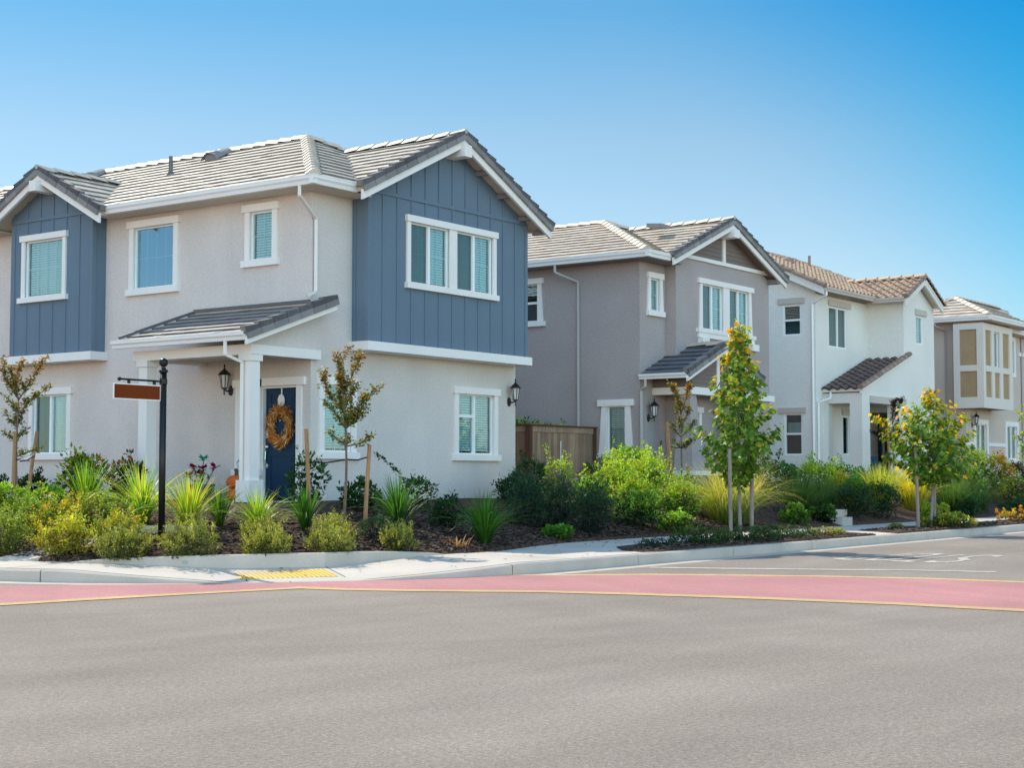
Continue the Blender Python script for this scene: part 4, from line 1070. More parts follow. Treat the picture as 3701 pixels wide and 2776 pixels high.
add_rake(roof3, 'raketile3', 'stucco3', (44.72, 20.83, 7.15), (44.72, 24.15, 8.69), (-1,0,0), True, L=.40, seed=59); add_rake(roof3, 'raketile3', 'stucco3', (48.49, 19.68, 7.08), (50.10, 19.68, 7.89), (0,-1,0), True, L=.30, seed=60); add_rake(roof3, 'raketile3', 'stucco3', (51.71, 19.68, 7.08), (50.10, 19.68, 7.89), (0,-1,0), True, L=.30, seed=61)

add_gutter(h3, 'lintel3', (44.74, 20.84, 7.17), (48.53, 20.84, 7.17), (0,-1,0), .15, .12); add_gutter(h3, 'lintel3', (48.52, 19.75, 7.12), (48.52, 20.84, 7.12), (-1,0,0), .15, .12); add_gutter(h3, 'lintel3', (45.60, 19.98, 4.05), (45.60, 21.27, 4.05), (-1,0,0), .13, .12); 
downspout(h3, [(44.85,20.80,7.03),(44.85,20.80,6.9),(45.02,21.36,6.7),(45.02,21.36,.9)], 'gutter'); downspout(h3, [(45.5,21.0,3.92),(45.5,21.0,3.75),(45.3,21.22,3.66),(45.12,21.24,3.6),(45.12,21.24,.9)], 'gutter')
fr_ = MB()
for k in range(3): fr_.lathe((50.02+.09*k-.09, 19.97, 7.50+(.07 if k == 1 else 0)), [(.04,-.045),(.042,.045)], 8)
part(fr_, 'gable_vent', 'raketile3', h3)
v = MB(); v.tube([(49.35,23.5,8.3),(49.35,23.5,8.86)], .05, 8); part(v, 'vent_pipe', 'raketile3', roof3)
v = MB(); v.sphere((47.9,23.6,8.5), .22, 10, 6, sc=(1.1,1,.75)); part(v, 'roof_vent', 'raketile3', roof3, True)
rt = MB(); rd = MB(); rk = MB(); bd = MB()
slope(rt, rd, (45.47, 19.92, 4.02), (0,1,0), (1,0,0), .325, [(0,0),(1.36,0),(1.36,3.5),(0,3.5)], w=.29, barrel=True, seed=62)
slope(rt, rd, (48.97, 19.92, 4.02+3.5*.325), (0,1,0), (1,0,0), .325, [(0,0),(.1,0),(.1,.4),(0,.4)], w=.29, e=.3, seed=63)
pr3 = part(rt, 'porch_roof', 'shaded_tile3', h3); part(rd, 'roof_deck', 'stucco3', pr3)
add_rake(pr3, 'raketile3', 'stucco3', (45.44, 19.94, 4.0), (49.40, 19.94, 4.0+3.96*.325), (0,-1,0), True, L=.33, seed=64, bh=.08); 

# ------------------------------------------------------------------ HOUSE 4: grey house with tan panelled bay
h4 = thing('house', (60, 24, .85), 'grey stucco house with a projecting bay of tan framed panels at the far right', 'house', 'houses along the street')
X4, Y4 = 56.7, 20.8
o4u = (61.35, 62.05, 5.38, 6.66); o4a = (57.62, 58.80, 1.6, 3.28); o4b = (61.05, 62.25, 1.98, 3.28)
w = MB()
wall(w, 'x', X4, Y4, 26, ZB, 7.1); wall(w, 'y', Y4, X4, 70, ZB, 7.1, [o4u, o4a, o4b], .14)
part(w, 'wall', 'stucco4', h4)
window(h4, 'y', Y4, o4u, 'fixed', picture(.16), tilt=.2); window(h4, 'y', Y4, o4a, 'slider', picture(.17), blinds=False, screen=(0,), frosted=(1,)); window(h4, 'y', Y4, o4b, 'slider', picture(.17), blinds=False, screen=(0,))
tm = MB(); tm.box(56.66, 57.44, Y4-.04, Y4, 2.45, 2.58); tm.box(58.98, 60.87, Y4-.04, Y4, 2.45, 2.58); tm.box(62.43, 70, Y4-.04, Y4, 2.45, 2.58); tm.box(X4-.04, X4, Y4, 26, 2.45, 2.58); tm.box(62.6, 64, Y4-.05, Y4, 6.1, 6.25); part(tm, 'band_trim', 'trim', h4)
bx0, bx1, bfy, bby = 56.30, 59.40, 20.0, 21.05
b = MB(); wall(b, 'y', bfy, bx0, bx1, 3.82, 6.95, [(57.42, 58.02, 5.34, 6.66)], .14); wall(b, 'x', bx0, bfy, bby, 3.82, 6.95); b.add([(bx1,bfy,3.82),(bx1,Y4,3.82),(bx1,Y4,6.95),(bx1,bfy,6.95)], [(0,1,2,3)]); b.add([(bx0,bfy,3.82),(bx1,bfy,3.82),(bx1,bby,3.82),(bx0,bby,3.82)], [(0,1,2,3)])
bay = part(b, 'bay', 'tan_panel', h4)
f = MB()
for (a0, a1, z0_, z1_) in ((bx0-.05, bx1+.03, 3.80, 4.20), (bx0-.05, bx1+.03, 5.14, 5.36), (bx0-.05, bx1+.03, 6.66, 6.90), (bx0-.05, 56.50, 4.20, 5.14), (bx0-.05, 56.50, 5.36, 6.66), (57.12, 57.40, 5.36, 6.66), (58.02, 58.36, 5.36, 6.66), (57.15, 57.45, 4.20, 5.14), (58.02, 58.34, 4.20, 5.14), (59.08, bx1+.03, 4.20, 5.14), (59.08, bx1+.03, 5.36, 6.66)): f.pbox('y', bfy, a0, a1, 0, .05, z0_, z1_)
for (a0, a1, z0_, z1_) in ((bfy, bby+.02, 3.80, 4.20), (bfy, bby+.02, 5.15, 5.37), (bfy, bby+.02, 6.68, 6.90), (bfy, 20.20, 4.20, 5.15), (bfy, 20.20, 5.37, 6.68), (20.84, bby+.02, 4.20, 5.15), (20.84, bby+.02, 5.37, 6.68)): f.pbox('x', bx0, a0, a1, 0, .05, z0_, z1_)
part(f, 'bay_frame', 'trim4', bay)
window(h4, 'y', bfy, (57.42, 58.02, 5.34, 6.66), 'fixed', None, tilt=.15, frosted=True)
rt = MB(); rd = MB()
slope(rt, rd, (56.25, 19.70, 7.16), (0,1,0), (1,0,0), .46, [(0,0),(4,0),(2.0,2.0)], seed=71, e=.33); slope(rt, rd, (56.25, 19.70, 7.16), (1,0,0), (0,1,0), .46, [(0,0),(5.0,0),(5.0,2.0),(2.0,2.0)], seed=72, e=.33)
slope(rt, rd, (56.25, 23.70, 7.16), (1,0,0), (0,-1,0), .46, [(0,0),(8,0),(8,2.0),(2.0,2.0)], seed=73, e=.9)
slope(rt, rd, (59.9, 20.36, 7.03), (1,0,0), (0,1,0), .42, [(0,0),(12,0),(12,3.4),(3.4,3.4)], seed=74, e=.33)
roof4 = part(rt, 'roof', 'tile2', h4); part(rd, 'roof_deck', 'soffit', roof4)
add_ridge(roof4, 'tile2', (56.27,19.72,7.2), (58.25,21.7,8.1), seed=75, L=.33); add_ridge(roof4, 'tile2', (56.27,23.68,7.2), (58.25,21.7,8.1), seed=76, L=.33); add_ridge(roof4, 'tile2', (58.25,21.7,8.1), (63,21.7,8.1), seed=77); 
sf = MB(); sf.box(56.25, X4+.02, 19.72, 23.7, 6.98, 7.01); sf.box(X4+.02, 61.2, 19.72, Y4+.02, 6.98, 7.01); sf.box(61.2, 72, 20.38, Y4+.02, 6.86, 6.89); part(sf, 'soffit', 'soffit', roof4)
add_gutter(h4, 'gutter', (56.25,19.60,7.17), (56.25,23.7,7.17), (-1,0,0), .17, .12); add_gutter(h4, 'gutter', (56.135,19.70,7.169), (61.3,19.70,7.169), (0,-1,0), .17, .12); add_gutter(h4, 'gutter', (60.0,20.37,7.03), (72,20.37,7.03), (0,-1,0), .17, .12); 
downspout(h4, [(56.2,21.75,7.0),(56.2,21.75,6.88),(56.64,21.5,6.72),(56.64,21.5,.9)], 'downspout2'); downspout(h4, [(62.9,20.75,6.86),(62.9,20.75,.9)], 'downspout2')

# ------------------------------------------------------------------ wall lanterns
def lantern(ax, pl, a, z, label):
    """z = centre of the cage; hangs out from the wall"""
    P = (lambda a_, d, z_: (pl-d, a_, z_)) if ax == 'x' else (lambda a_, d, z_: (a_, pl-d, z_))
    t = thing('wall_lantern', P(a, 0, z-.15), label, 'lantern', 'carriage lanterns on the house walls')
    m = MB()
    b = MB(); b.sphere((0,0,0), .075, 12, 6, sc=(1,1,1.35)); c0 = Vector(P(a, 0, z-.20))
    sc = Vector((.35,1,1)) if ax == 'x' else Vector((1,.35,1))
    m.add([c0+Vector((v[0]*sc.x, v[1]*sc.y, v[2])) for v in b.v], b.f); part(m, 'backplate', 'black', t)
    m = MB(); m.tube([P(a, .01, z-.20), P(a, .09, z-.215), P(a, .17, z-.19)], .016, 6); m.sphere(P(a, .17, z-.27), .02, 8, 5); m.tube([P(a, .17, z-.27), P(a, .17, z-.14)], .014, 6); part(m, 'arm', 'black', t)
    c = P(a, .17, z)
    m = MB(); m.lathe(c, [(.055,-.15),(.085,.09)], 8); part(m, 'glass', 'lampglass', t)
    m = MB()
    m.lathe(c, [(.02,-.19),(.06,-.165),(.06,-.145)], 8)
    for k in range(6):
        q = math.pi*2*k/6; m.beam((c[0]+.056*math.cos(q), c[1]+.056*math.sin(q), c[2]-.15), (c[0]+.092*math.cos(q), c[1]+.092*math.sin(q), c[2]+.095), .014, .014, up=(math.cos(q), math.sin(q), 0))
    m.lathe(c, [(.125,.088),(.118,.105),(.09,.135),(.055,.175),(.028,.19),(.03,.20),(.012,.22),(.012,.235),(.02,.25),(.006,.30)], 10)
    part(m, 'cage', 'black', t)
lantern('x', XW, 22.08, 3.14, 'black carriage lantern on the porch wall left of the navy door')
lantern('y', YS, 27.22, 3.10, 'black carriage lantern at the outer corner of the blue gabled house above the fence')
lantern('x', 34.30-.0, 20.12, 2.98, 'x') if False else lantern('y', YI, 33.46, 2.95, 'black carriage lantern beside the maroon door of the taupe house')
lantern('y', Y4, 57.30, 3.42, 'black carriage lantern below the tan panelled bay at the far right')

# ------------------------------------------------------------------ door decorations
wr = MB(); rw = random.Random(5); cw = Vector((XW+.05, 20.80, 2.24))
for i in range(1150):
    a = rw.uniform(0, 2*math.pi); rr_ = .245+rw.gauss(0, .05); hx = rw.uniform(-.06, .035)
    p = cw+Vector((hx, math.cos(a)*rr_*.9, math.sin(a)*rr_*1.12))
    tg = Vector((rw.uniform(-.25, .1), -math.sin(a), math.cos(a)))*rw.choice((1, 1, 1, -1))+Vector((rw.uniform(-.5,.1), math.cos(a)*rw.uniform(-.2,.75), math.sin(a)*rw.uniform(-.2,.75)))
    tg.normalize(); L = rw.uniform(.06, .17)*(1.25 if rw.random() < .1 else 1); sd = tg.cross(Vector((1, rw.uniform(-.5,.5), rw.uniform(-.5,.5)))).normalized()*rw.uniform(.004, .011)
    cl = rw.choice(((.40,.11,.012),(.36,.15,.03),(.45,.24,.07),(.26,.07,.012),(.55,.42,.22),(.40,.16,.02)))
    b_ = rw.uniform(.7, 1.2); wr.add([p-sd*.4, p+tg*L*.5-sd, p+tg*L, p+tg*L*.5+sd], [(0,1,2,3)], tuple(c*b_ for c in cl))
single(wr, 'wreath', M['straw'], (XW+.05, 20.8, 2.0), 'round autumn wreath of orange and tan dried grass on the navy door', 'wreath')
pq = thing('door_plaque', (XW+.07, 20.80, 2.55), 'small oval white plaque on a strap above the wreath', 'plaque')
m = MB(); m.prism([(XW+.066, 20.80+.085*math.cos(t*math.pi/12), 2.72+.115*math.sin(t*math.pi/12)) for t in range(24)], (-.014,0,0)); part(m, 'oval_board', 'signwhite', pq)
m = MB(); m.box(XW+.068, XW+.074, 20.785, 20.815, 2.60, 2.985); part(m, 'strap', 'signwhite', pq)

# ------------------------------------------------------------------ porch ornaments
pot = thing('flower_pot', (20.35, 22.05, .845), 'teal glazed pot with purple and turquoise artificial flowers on the porch', 'flower pot')
m = MB(); m.lathe((20.35,22.05,.845), [(.16,0),(.22,.12),(.24,.26),(.26,.30),(.25,.32),(.21,.31),(.19,.26)], 16); part(m, 'pot', 'pot', pot, True)
m = MB(); f = MB(); f.cur = 0; rf = random.Random(9)
for (dx, dy, hz, cl) in ((0,.22,.62,(.20,.005,.08)),(.02,-.02,.78,(.01,.28,.30)),(-.02,-.04,.60,(.22,.005,.10)),(.05,-.3,.63,(.20,.005,.10)),(0,.04,.50,(.10,.02,.03)),(-.03,.33,.47,(.40,.28,.03))):
    tip = Vector((20.35+dx, 22.05+dy, .845+hz)); m.tube([(20.35+dx*.2, 22.05+dy*.2, 1.1), tip], .008, 5, tint=(.03,.09,.02))
    for k in range(16):
        q = rf.uniform(0, 6.28); e_ = rf.uniform(-.3, .9); dv = Vector((math.cos(q)*math.cos(e_), math.sin(q)*math.cos(e_), math.sin(e_))); sd = dv.cross(Vector((0,0,1))).normalized()*.04
        f.add([tip, tip+dv*.07-sd*1.2, tip+dv*.14, tip+dv*.07+sd*1.2], [(0,1,2,3)], tuple(c*rf.uniform(.7,1.3) for c in cl))
    for k in range(14):
        t = rf.uniform(.35, .95); p = Vector((20.35,22.05,1.1)).lerp(tip, t); q = rf.uniform(0, 6.28); dv = Vector((math.cos(q), math.sin(q), rf.uniform(-.2,.6))).normalized(); sd = dv.cross(Vector((0,0,1))).normalized()*.025
        m.add([p, p+dv*.05-sd, p+dv*.12, p+dv*.05+sd], [(0,1,2,3)], (.03,.08,.02))
part(m, 'stems', 'leaf', pot); part(f, 'petals', 'petal', pot)
pk = thing('pumpkin_decoration', (19.95, 20.75, .845), 'stacked orange pumpkin ornament with a dark stem beside the porch column', 'pumpkin')
def pumpkin(c, rx, rz):
    m = MB(); n = 40; rg = 10; vs = []
    for i in range(rg+1):
        ph = math.pi*i/rg
        for k in range(n):
            t = 2*math.pi*k/n; lob = 1-.09*abs(math.sin(t*4.5)); r_ = math.sin(ph)*lob
            vs.append((c[0]+r_*rx*.75*math.cos(t), c[1]+r_*rx*math.sin(t), c[2]-math.cos(ph)*rz*(1-.12*(1-math.sin(ph)))))
    m.add(vs, [(i*n+k, i*n+(k+1) % n, (i+1)*n+(k+1) % n, (i+1)*n+k) for i in range(rg) for k in range(n)])
    return part(m, 'pumpkin', 'pumpkin', pk, True)
pumpkin((19.95,20.75,.975), .20, .135); pumpkin((19.95,20.72,1.20), .22, .145)
m = MB(); m.tube([(19.95,20.72,1.32),(19.95,20.72,1.39),(19.96,20.75,1.43)], [.04,.03,.035], 8); part(m, 'stem', 'twig', pk)
wc = thing('watering_can', (20.35, 20.98, .845), 'grey metal watering can behind the pumpkin ornament', 'watering can')
m = MB(); m.lathe((20.35,20.98,.846), [(.13,0),(.13,.50),(.10,.56),(.05,.58)], 14); part(m, 'can', 'galv', wc, True)
m = MB(); m.tube([(20.35,21.08,1.42),(20.35,21.12,1.56),(20.35,21.0,1.66),(20.35,20.90,1.56),(20.35,20.9,1.42)], .016, 6); part(m, 'handle', 'galv', wc)
# blue chair on the white house's porch
ch_ = thing('garden_chair', (48.3, 20.75, .84), 'blue slatted garden chair on the porch of the white house', 'chair')
m = MB()
for k in range(5): m.beam((48.05, 20.5+.12*k, 1.15), (47.75, 20.5+.12*k, 1.95), .10, .02, up=(1,0,0))
part(m, 'backrest', 'chairblue', ch_)
m = MB(); m.prism([(48.0,20.45,1.20),(48.6,20.45,1.28),(48.6,21.05,1.28),(48.0,21.05,1.20)], (0,0,.03)); part(m, 'seat', 'chairblue', ch_)
for yy in (20.42, 21.08):
    m = MB(); m.box(47.85, 48.7, yy-.05, yy+.05, 1.47, 1.50); part(m, 'armrest', 'chairblue', ch_)
    m = MB(); m.box(48.58, 48.66, yy-.02, yy+.02, .845, 1.47); part(m, 'leg', 'chairblue', ch_); m = MB(); m.beam((47.75, yy, .845), (48.1, yy, 1.25), .05, .05, up=(0,1,0)); part(m, 'leg', 'chairblue', ch_)

# ------------------------------------------------------------------ fence between the houses
fe = thing('wooden_fence', (31.6, 21.6, .85), 'tall cedar board fence closing the gap between the first two houses', 'fence')
FX0, FX1, FY = 30.2, 33.04, 21.6
m = MB(); rb = random.Random(12); x = FX0+.06
while x < FX1-.1:
    wd_ = .138; t_ = rb.uniform(.72, 1.22); m.box(x, min(x+wd_-.006, FX1-.07), FY, FY+.018+rb.uniform(0,.005), .80, 2.36, (t_*rb.uniform(.97,1.05), t_, t_*rb.uniform(.94,1.04))); x += wd_
y_ = FY+.1
while y_ < 28:
    t_ = rb.uniform(.55, .8); m.box(FX0, FX0+.018+rb.uniform(0,.004), y_, y_+.132, .80, 2.36, (t_, t_, t_)); y_ += .138  # side run tinted darker in place of its shade
part(m, 'boards', 'fence', fe)
m = MB(); m.box(FX0-.02, FX1, FY-.025, FY+.02, 2.36, 2.50); m.box(FX0-.02, FX0+.02, FY+.09, 28, 2.361, 2.499); part(m, 'top_rail', 'fence', fe)
m = MB(); m.box(FX0-.06, FX1, FY-.07, FY+.09, 2.502, 2.54); m.box(FX0-.06, FX0+.09, FY+.092, 28, 2.503, 2.539); part(m, 'cap', 'fencedark', fe)
for xx in (FX0+.0, FX1-.09):
    m = MB(); m.box(xx-.04, xx+.08, FY-.04, FY+.085, .7, 2.499); part(m, 'post', 'fencedark', fe)
m = MB(); m.tube([(31.05,21.30,.84),(31.25,21.42,2.15)], .012, 6); single(m, 'garden_cane', M['signwhite'], (31.05,21.30,.84), 'thin pale cane leaning against the cedar fence', 'cane')

# ------------------------------------------------------------------ street name sign
PXY = (14.57, 16.57); pz = bedz(*PXY)
ss = thing('street_sign', (PXY[0], PXY[1], pz), 'black street sign post with ball finial and blank brown name blade', 'street sign')
m = MB(); m.tube([(PXY[0], PXY[1], pz-.15), (PXY[0], PXY[1], 2.74)], .046, 16); part(m, 'post', 'blackpole', ss, True)
m = MB(); m.lathe((PXY[0], PXY[1], 2.72), [(.052,0),(.062,.012),(.062,.03),(.045,.045),(.03,.06),(.035,.075)], 16); m.sphere((PXY[0], PXY[1], 2.86), .062, 16, 10); part(m, 'finial', 'blackpole', ss, True)
m = MB(); m.tube([(PXY[0]-.03, PXY[1], 2.60), (PXY[0]-.74, PXY[1], 2.60)], .014, 8); m.sphere((PXY[0]-.76, PXY[1], 2.60), .028, 10, 6)
m.lathe((PXY[0], PXY[1], 2.56), [(.05,0),(.054,.01),(.054,.07),(.05,.08)], 16)
for dx in (.16, .60): m.box(PXY[0]-dx-.018, PXY[0]-dx+.018, PXY[1]-.012, PXY[1]+.012, 2.545, 2.59)
part(m, 'arm', 'blackpole', ss)
m = MB(); m.box(PXY[0]-.86, PXY[0]-.055, PXY[1]-.008, PXY[1]+.008, 2.33, 2.545); sg = part(m, 'sign_blade', 'signwhite', ss)
m = MB(); m.box(PXY[0]-.848, PXY[0]-.067, PXY[1]-.0105, PXY[1]-.0085, 2.345, 2.53); part(m, 'sign_face', 'signbrown', sg)

# ------------------------------------------------------------------ garden path and steps
pa = MB()
def slab(pts, z_, th=.06):
    pa.prism([(p[0], p[1], z_-th) for p in pts], (0,0,th))
for poly in ([(13.38,17.95),(13.38,18.65),(14.15,18.25),(14.15,17.45)],[(14.2,17.4),(14.2,18.2),(15.0,17.85),(14.8,16.75)]):
    vs = []
    n = len(poly); pa.add([(p[0], p[1], gz(*p)+.02) for p in poly]+[(p[0], p[1], gz(*p)-.1) for p in poly], [tuple(range(n))]+[(i, (i+1) % n, n+(i+1) % n, n+i) for i in range(n)])
tag(pa.build('path', M['concrete']), kind='structure')
def step(name, c, ang, L_, D_, z0_, z1_, label):
    m = MB(); ca, sa = math.cos(ang), math.sin(ang)
    q = [(c[0]+ca*u_-sa*v_, c[1]+sa*u_+ca*v_, z0_) for u_, v_ in ((-L_/2,-D_/2),(L_/2,-D_/2),(L_/2,D_/2),(-L_/2,D_/2))]
    m.prism(q, (0,0,z1_-z0_)); single(m, name, M['concrete'], (c[0], c[1], z0_), label, 'step')
step('garden_step', (15.22,17.38), R(-58), 1.15, .42, .25, .60, 'pale concrete step behind the black sign post')
step('garden_step', (34.9,16.15), R(0), .8, .5, .2, .52, 'upper concrete step of the front walk before the white house')
step('garden_step', (34.25,15.62), R(0), .55, .4, .1, .36, 'lower concrete step at the pavement before the white house')
m = MB(); m.lathe((14.2,15.66,bedz(14.2,15.66)), [(.11,-.02),(.11,.012),(.10,.018)], 16); single(m, 'valve_cover', surf('valve_green', (.32,.40,.33), .6, .3), (14.2,15.66,bedz(14.2,15.66)), 'round pale green valve cover at the kerb edge', 'valve cover')

# ------------------------------------------------------------------ leaves, blades, trees
def rv(rr, s=1): return Vector((rr.gauss(0,s), rr.gauss(0,s), rr.gauss(0,s)))
def leaf(mb, p, d, n, L_, W_, tn):
    d = d.normalized(); s_ = d.cross(n)
    if s_.length < 1e-4: return
    s_.normalize(); n = s_.cross(d); q = p+d*(L_*.48)-n*(L_*.04)
    mb.add([p, q-s_*W_*.5+n*W_*.12, p+d*L_-n*L_*.12, q+s_*W_*.5+n*W_*.12], [(0,1,2),(0,2,3)], tn)
MAPLE = [(0,0),(.42,.10),(.30,.28),(.62,.42),(.34,.52),(.22,.66),(0,1.0),(-.22,.66),(-.34,.52),(-.62,.42),(-.30,.28),(-.42,.10)]
def mapleleaf(mb, p, d, n, L_, tn):
    d = d.normalized(); s_ = d.cross(n)
    if s_.length < 1e-4: return
    s_.normalize(); n = s_.cross(d)
    vs = [p+s_*a*L_+d*b*L_-n*(abs(a)*.28+b*b*.12)*L_ for a, b in MAPLE]
    mb.add(vs, [(0,1,2,6),(2,3,4,6),(4,5,6),(0,6,10,11),(6,7,8),(6,8,9,10)], tn)
def pick(rr, cols, var=.22):
    c = rr.choice(cols); k = 1+rr.uniform(-var, var); return (c[0]*k*(1+rr.uniform(-.08,.08)), c[1]*k, c[2]*k)
G_DARK = [(.012,.045,.010),(.020,.060,.014),(.030,.085,.018)]
G_MID = [(.05,.13,.018),(.07,.17,.022),(.09,.20,.03)]
G_BRIGHT = [(.13,.26,.025),(.18,.32,.03),(.22,.36,.05),(.10,.21,.02)]
G_LIME = [(.24,.36,.03),(.30,.42,.05),(.20,.31,.03),(.14,.24,.03)]
G_GOLD = [(.26,.28,.02),(.33,.28,.02),(.20,.24,.02),(.36,.22,.015)]
G_OLIVE = [(.13,.16,.045),(.17,.20,.06),(.10,.13,.035),(.21,.23,.07)]
G_BLUE = [(.016,.050,.034),(.025,.07,.045),(.014,.040,.030)]
G_RED = [(.10,.03,.015),(.14,.07,.02),(.06,.05,.015)]
G_ORANGE = [(.42,.17,.02),(.36,.12,.02),(.30,.20,.02)]
def crown_shrub(mb, rr, c, w_, h_, n, L_, W_, cols, shape='dome', up=.5, tipcols=None, clumps=26, topcols=None, lean=(0,0), wild=.16):
    """an uneven shell of leafy lumps round a dark core, with a few sprigs standing proud"""
    per = max(5, int(n*.80)//clumps); sz = min(w_, h_)
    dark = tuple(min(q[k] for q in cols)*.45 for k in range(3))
    def shell(a, u_):                                              # u_ 0..1 from foot to top
        if shape == 'col': rad = w_/2*(.62+.38*math.sin(math.pi*min(1, u_*.9+.12)))*(1-.75*max(0, u_-.55)); z = h_*u_
        elif shape == 'flat': rad = w_/2*math.sqrt(max(0, 1-u_*u_)); z = h_*(.15+.85*u_)
        else: ph = u_*math.pi/2; rad = w_/2*(math.cos(ph)**.62)*(.86+.14*math.sin(math.pi*u_)); z = h_*(.10+.90*math.sin(ph))
        return Vector((math.cos(a)*rad+lean[0]*u_, math.sin(a)*rad+lean[1]*u_, z))
    for i in range(int(n*.20)):                                    # core leaves, darkened as inner shade
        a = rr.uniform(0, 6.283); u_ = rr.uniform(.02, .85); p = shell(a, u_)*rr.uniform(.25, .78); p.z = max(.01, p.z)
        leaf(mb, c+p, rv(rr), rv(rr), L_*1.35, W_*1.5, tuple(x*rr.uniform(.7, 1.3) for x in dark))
    for i in range(clumps):
        a = rr.uniform(0, 6.283); u_ = rr.uniform(.04, 1)**(.85 if shape != 'col' else .8)
        lr = sz*rr.uniform(.13, .24)*(1-.25*(wild > .3)); cen = shell(a, u_)*rr.uniform(.66, .84); nrm = Vector((cen.x/(w_*w_), cen.y/(w_*w_), (cen.z-.1*h_)/(h_*h_)*.6)).normalized()
        cc = pick(rr, cols, .1); shade = rr.uniform(.72, 1.25); proud = rr.random() < wild and up > .4
        ax = (nrm*.6+Vector((0,0,1))*up).normalized(); rnd_ax = rv(rr, .5)
        for j in range(per):
            q = rv(rr).normalized()
            if q.dot(nrm) < -.35: q = -q
            if proud: p = cen+(ax+rnd_ax*.5)*(lr*(1.9+1.3*(wild > .3))*rr.random())+q*lr*.24
            else: p = cen+q*lr*(.55+.5*rr.random())
            if p.z < .012: p.z = .012+.03*rr.random()
            d_ = (q*.75+ax*up*.7+rv(rr, .35)).normalized(); nn = (Vector((0,0,1))*.9+q*.5+rv(rr, .35)).normalized()
            cl = pick(rr, cols) if rr.random() < .45 else cc
            out = q.dot(nrm)
            if tipcols and out > .55 and rr.random() < .4: cl = pick(rr, tipcols)
            if topcols and p.z > h_*.66 and rr.random() < .8: cl = pick(rr, topcols)
            sh = shade*(.52+.34*min(1, max(0, p.z/h_))+.30*max(0, out))  # leaf tint darkened low and inward, shading put into the colour
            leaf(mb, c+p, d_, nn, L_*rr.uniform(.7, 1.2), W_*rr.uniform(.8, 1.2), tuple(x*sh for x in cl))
def flowers(mb, rr, c, w_, h_, n, size, cols):
    for i in range(n):
        a = rr.uniform(0, 6.283); r_ = math.sqrt(rr.random()); p = Vector((math.cos(a)*r_*w_*.46, math.sin(a)*r_*w_*.46, h_*(.62+.42*(1-r_*r_)*rr.uniform(.7, 1.05))))
        cl = pick(rr, cols, .15)
        for k in range(7):
            q = 6.283*k/7+rr.random(); e_ = rr.uniform(-.1, .8); d_ = Vector((math.cos(q)*math.cos(e_), math.sin(q)*math.cos(e_), math.sin(e_))); leaf(mb, c+p, d_, Vector((0,0,1))+rv(rr,.2), size, size*.8, tuple(x*rr.uniform(.85,1.1) for x in cl))
def grass(mb, rr, c, w_, h_, n, cols, tipcols=None, droop=1.0, bw=.011, base=.12, spread=1.0, straight=.3):
    for i in range(n):
        a = rr.uniform(0, 6.283); tilt = min(1.3, abs(rr.gauss(0, .62))*spread+.08); L_ = h_*rr.uniform(.55, 1.02)*(1.02+.30*tilt)
        b_ = Vector((math.cos(a), math.sin(a), 0)); r0 = rr.random()*base*w_*.6; a2 = a+rr.uniform(-.6,.6)
        p = c+Vector((math.cos(a2)*r0, math.sin(a2)*r0, -.02)); sd = Vector((-b_.y, b_.x, 0)); segs = 6; ang = tilt*.42; end = min(2.3, tilt*(.9+1.1*droop*rr.uniform(.6, 1.4))); vs = []
        cl = pick(rr, cols); tp = pick(rr, tipcols) if tipcols and rr.random() < .6 else cl; wd_ = bw*rr.uniform(.7, 1.35); cols_ = []
        tw = rr.uniform(-.8, .8); a0_ = ang
        for k in range(segs+1):
            t = k/segs; w2_ = wd_*(1-t**2.2)*(.7+.3*min(1, t*4))+.0008
            s2 = (sd*math.cos(tw*t)+Vector((0,0,1))*math.sin(tw*t)*.6)
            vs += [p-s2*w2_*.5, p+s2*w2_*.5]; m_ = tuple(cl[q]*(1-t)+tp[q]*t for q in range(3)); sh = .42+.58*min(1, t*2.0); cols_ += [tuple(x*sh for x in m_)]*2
            ang = a0_+(end-a0_)*((k+.5)/segs)**1.3
            p = p+(b_*math.sin(ang)+Vector((0,0,1))*math.cos(ang))*(L_/segs)
            if p.z < c.z+.01: p.z = c.z+.01
        b0 = len(mb.v); mb.add(vs, [(2*k, 2*k+1, 2*k+3, 2*k+2) for k in range(segs)]); mb.c[-len(vs):] = cols_
def plant(name, x, y, label, cat, make, group=None, z=None, mat='leaf', extra=None, seed=None):
    z = bedz(x, y) if z is None else z
    rr = random.Random(seed if seed is not None else int(x*131+y*977)); c = Vector((x, y, z)); m = MB(); make(m, rr, c)
    if extra is None: return single(m, name, M[mat], c, label, cat, group)
    t = thing(name, c, label, cat, group); part(m, 'foliage', mat, t)
    for nm, mt, fn in extra:
        e = MB(); fn(e, rr, c); part(e, nm, mt, t)
    return t
def limb(mb, p0, p1, r0, r1, rr, bend=.06, seg=6, n=5):
    p0, p1 = Vector(p0), Vector(p1); L_ = (p1-p0).length; pts = []; q = rv(rr, bend*L_); q.z *= .3
    for i in range(n+1):
        t = i/n; pts.append(p0.lerp(p1, t)+q*math.sin(math.pi*t))
    mb.tube(pts, [r0+(r1-r0)*i/n for i in range(n+1)], seg); return pts
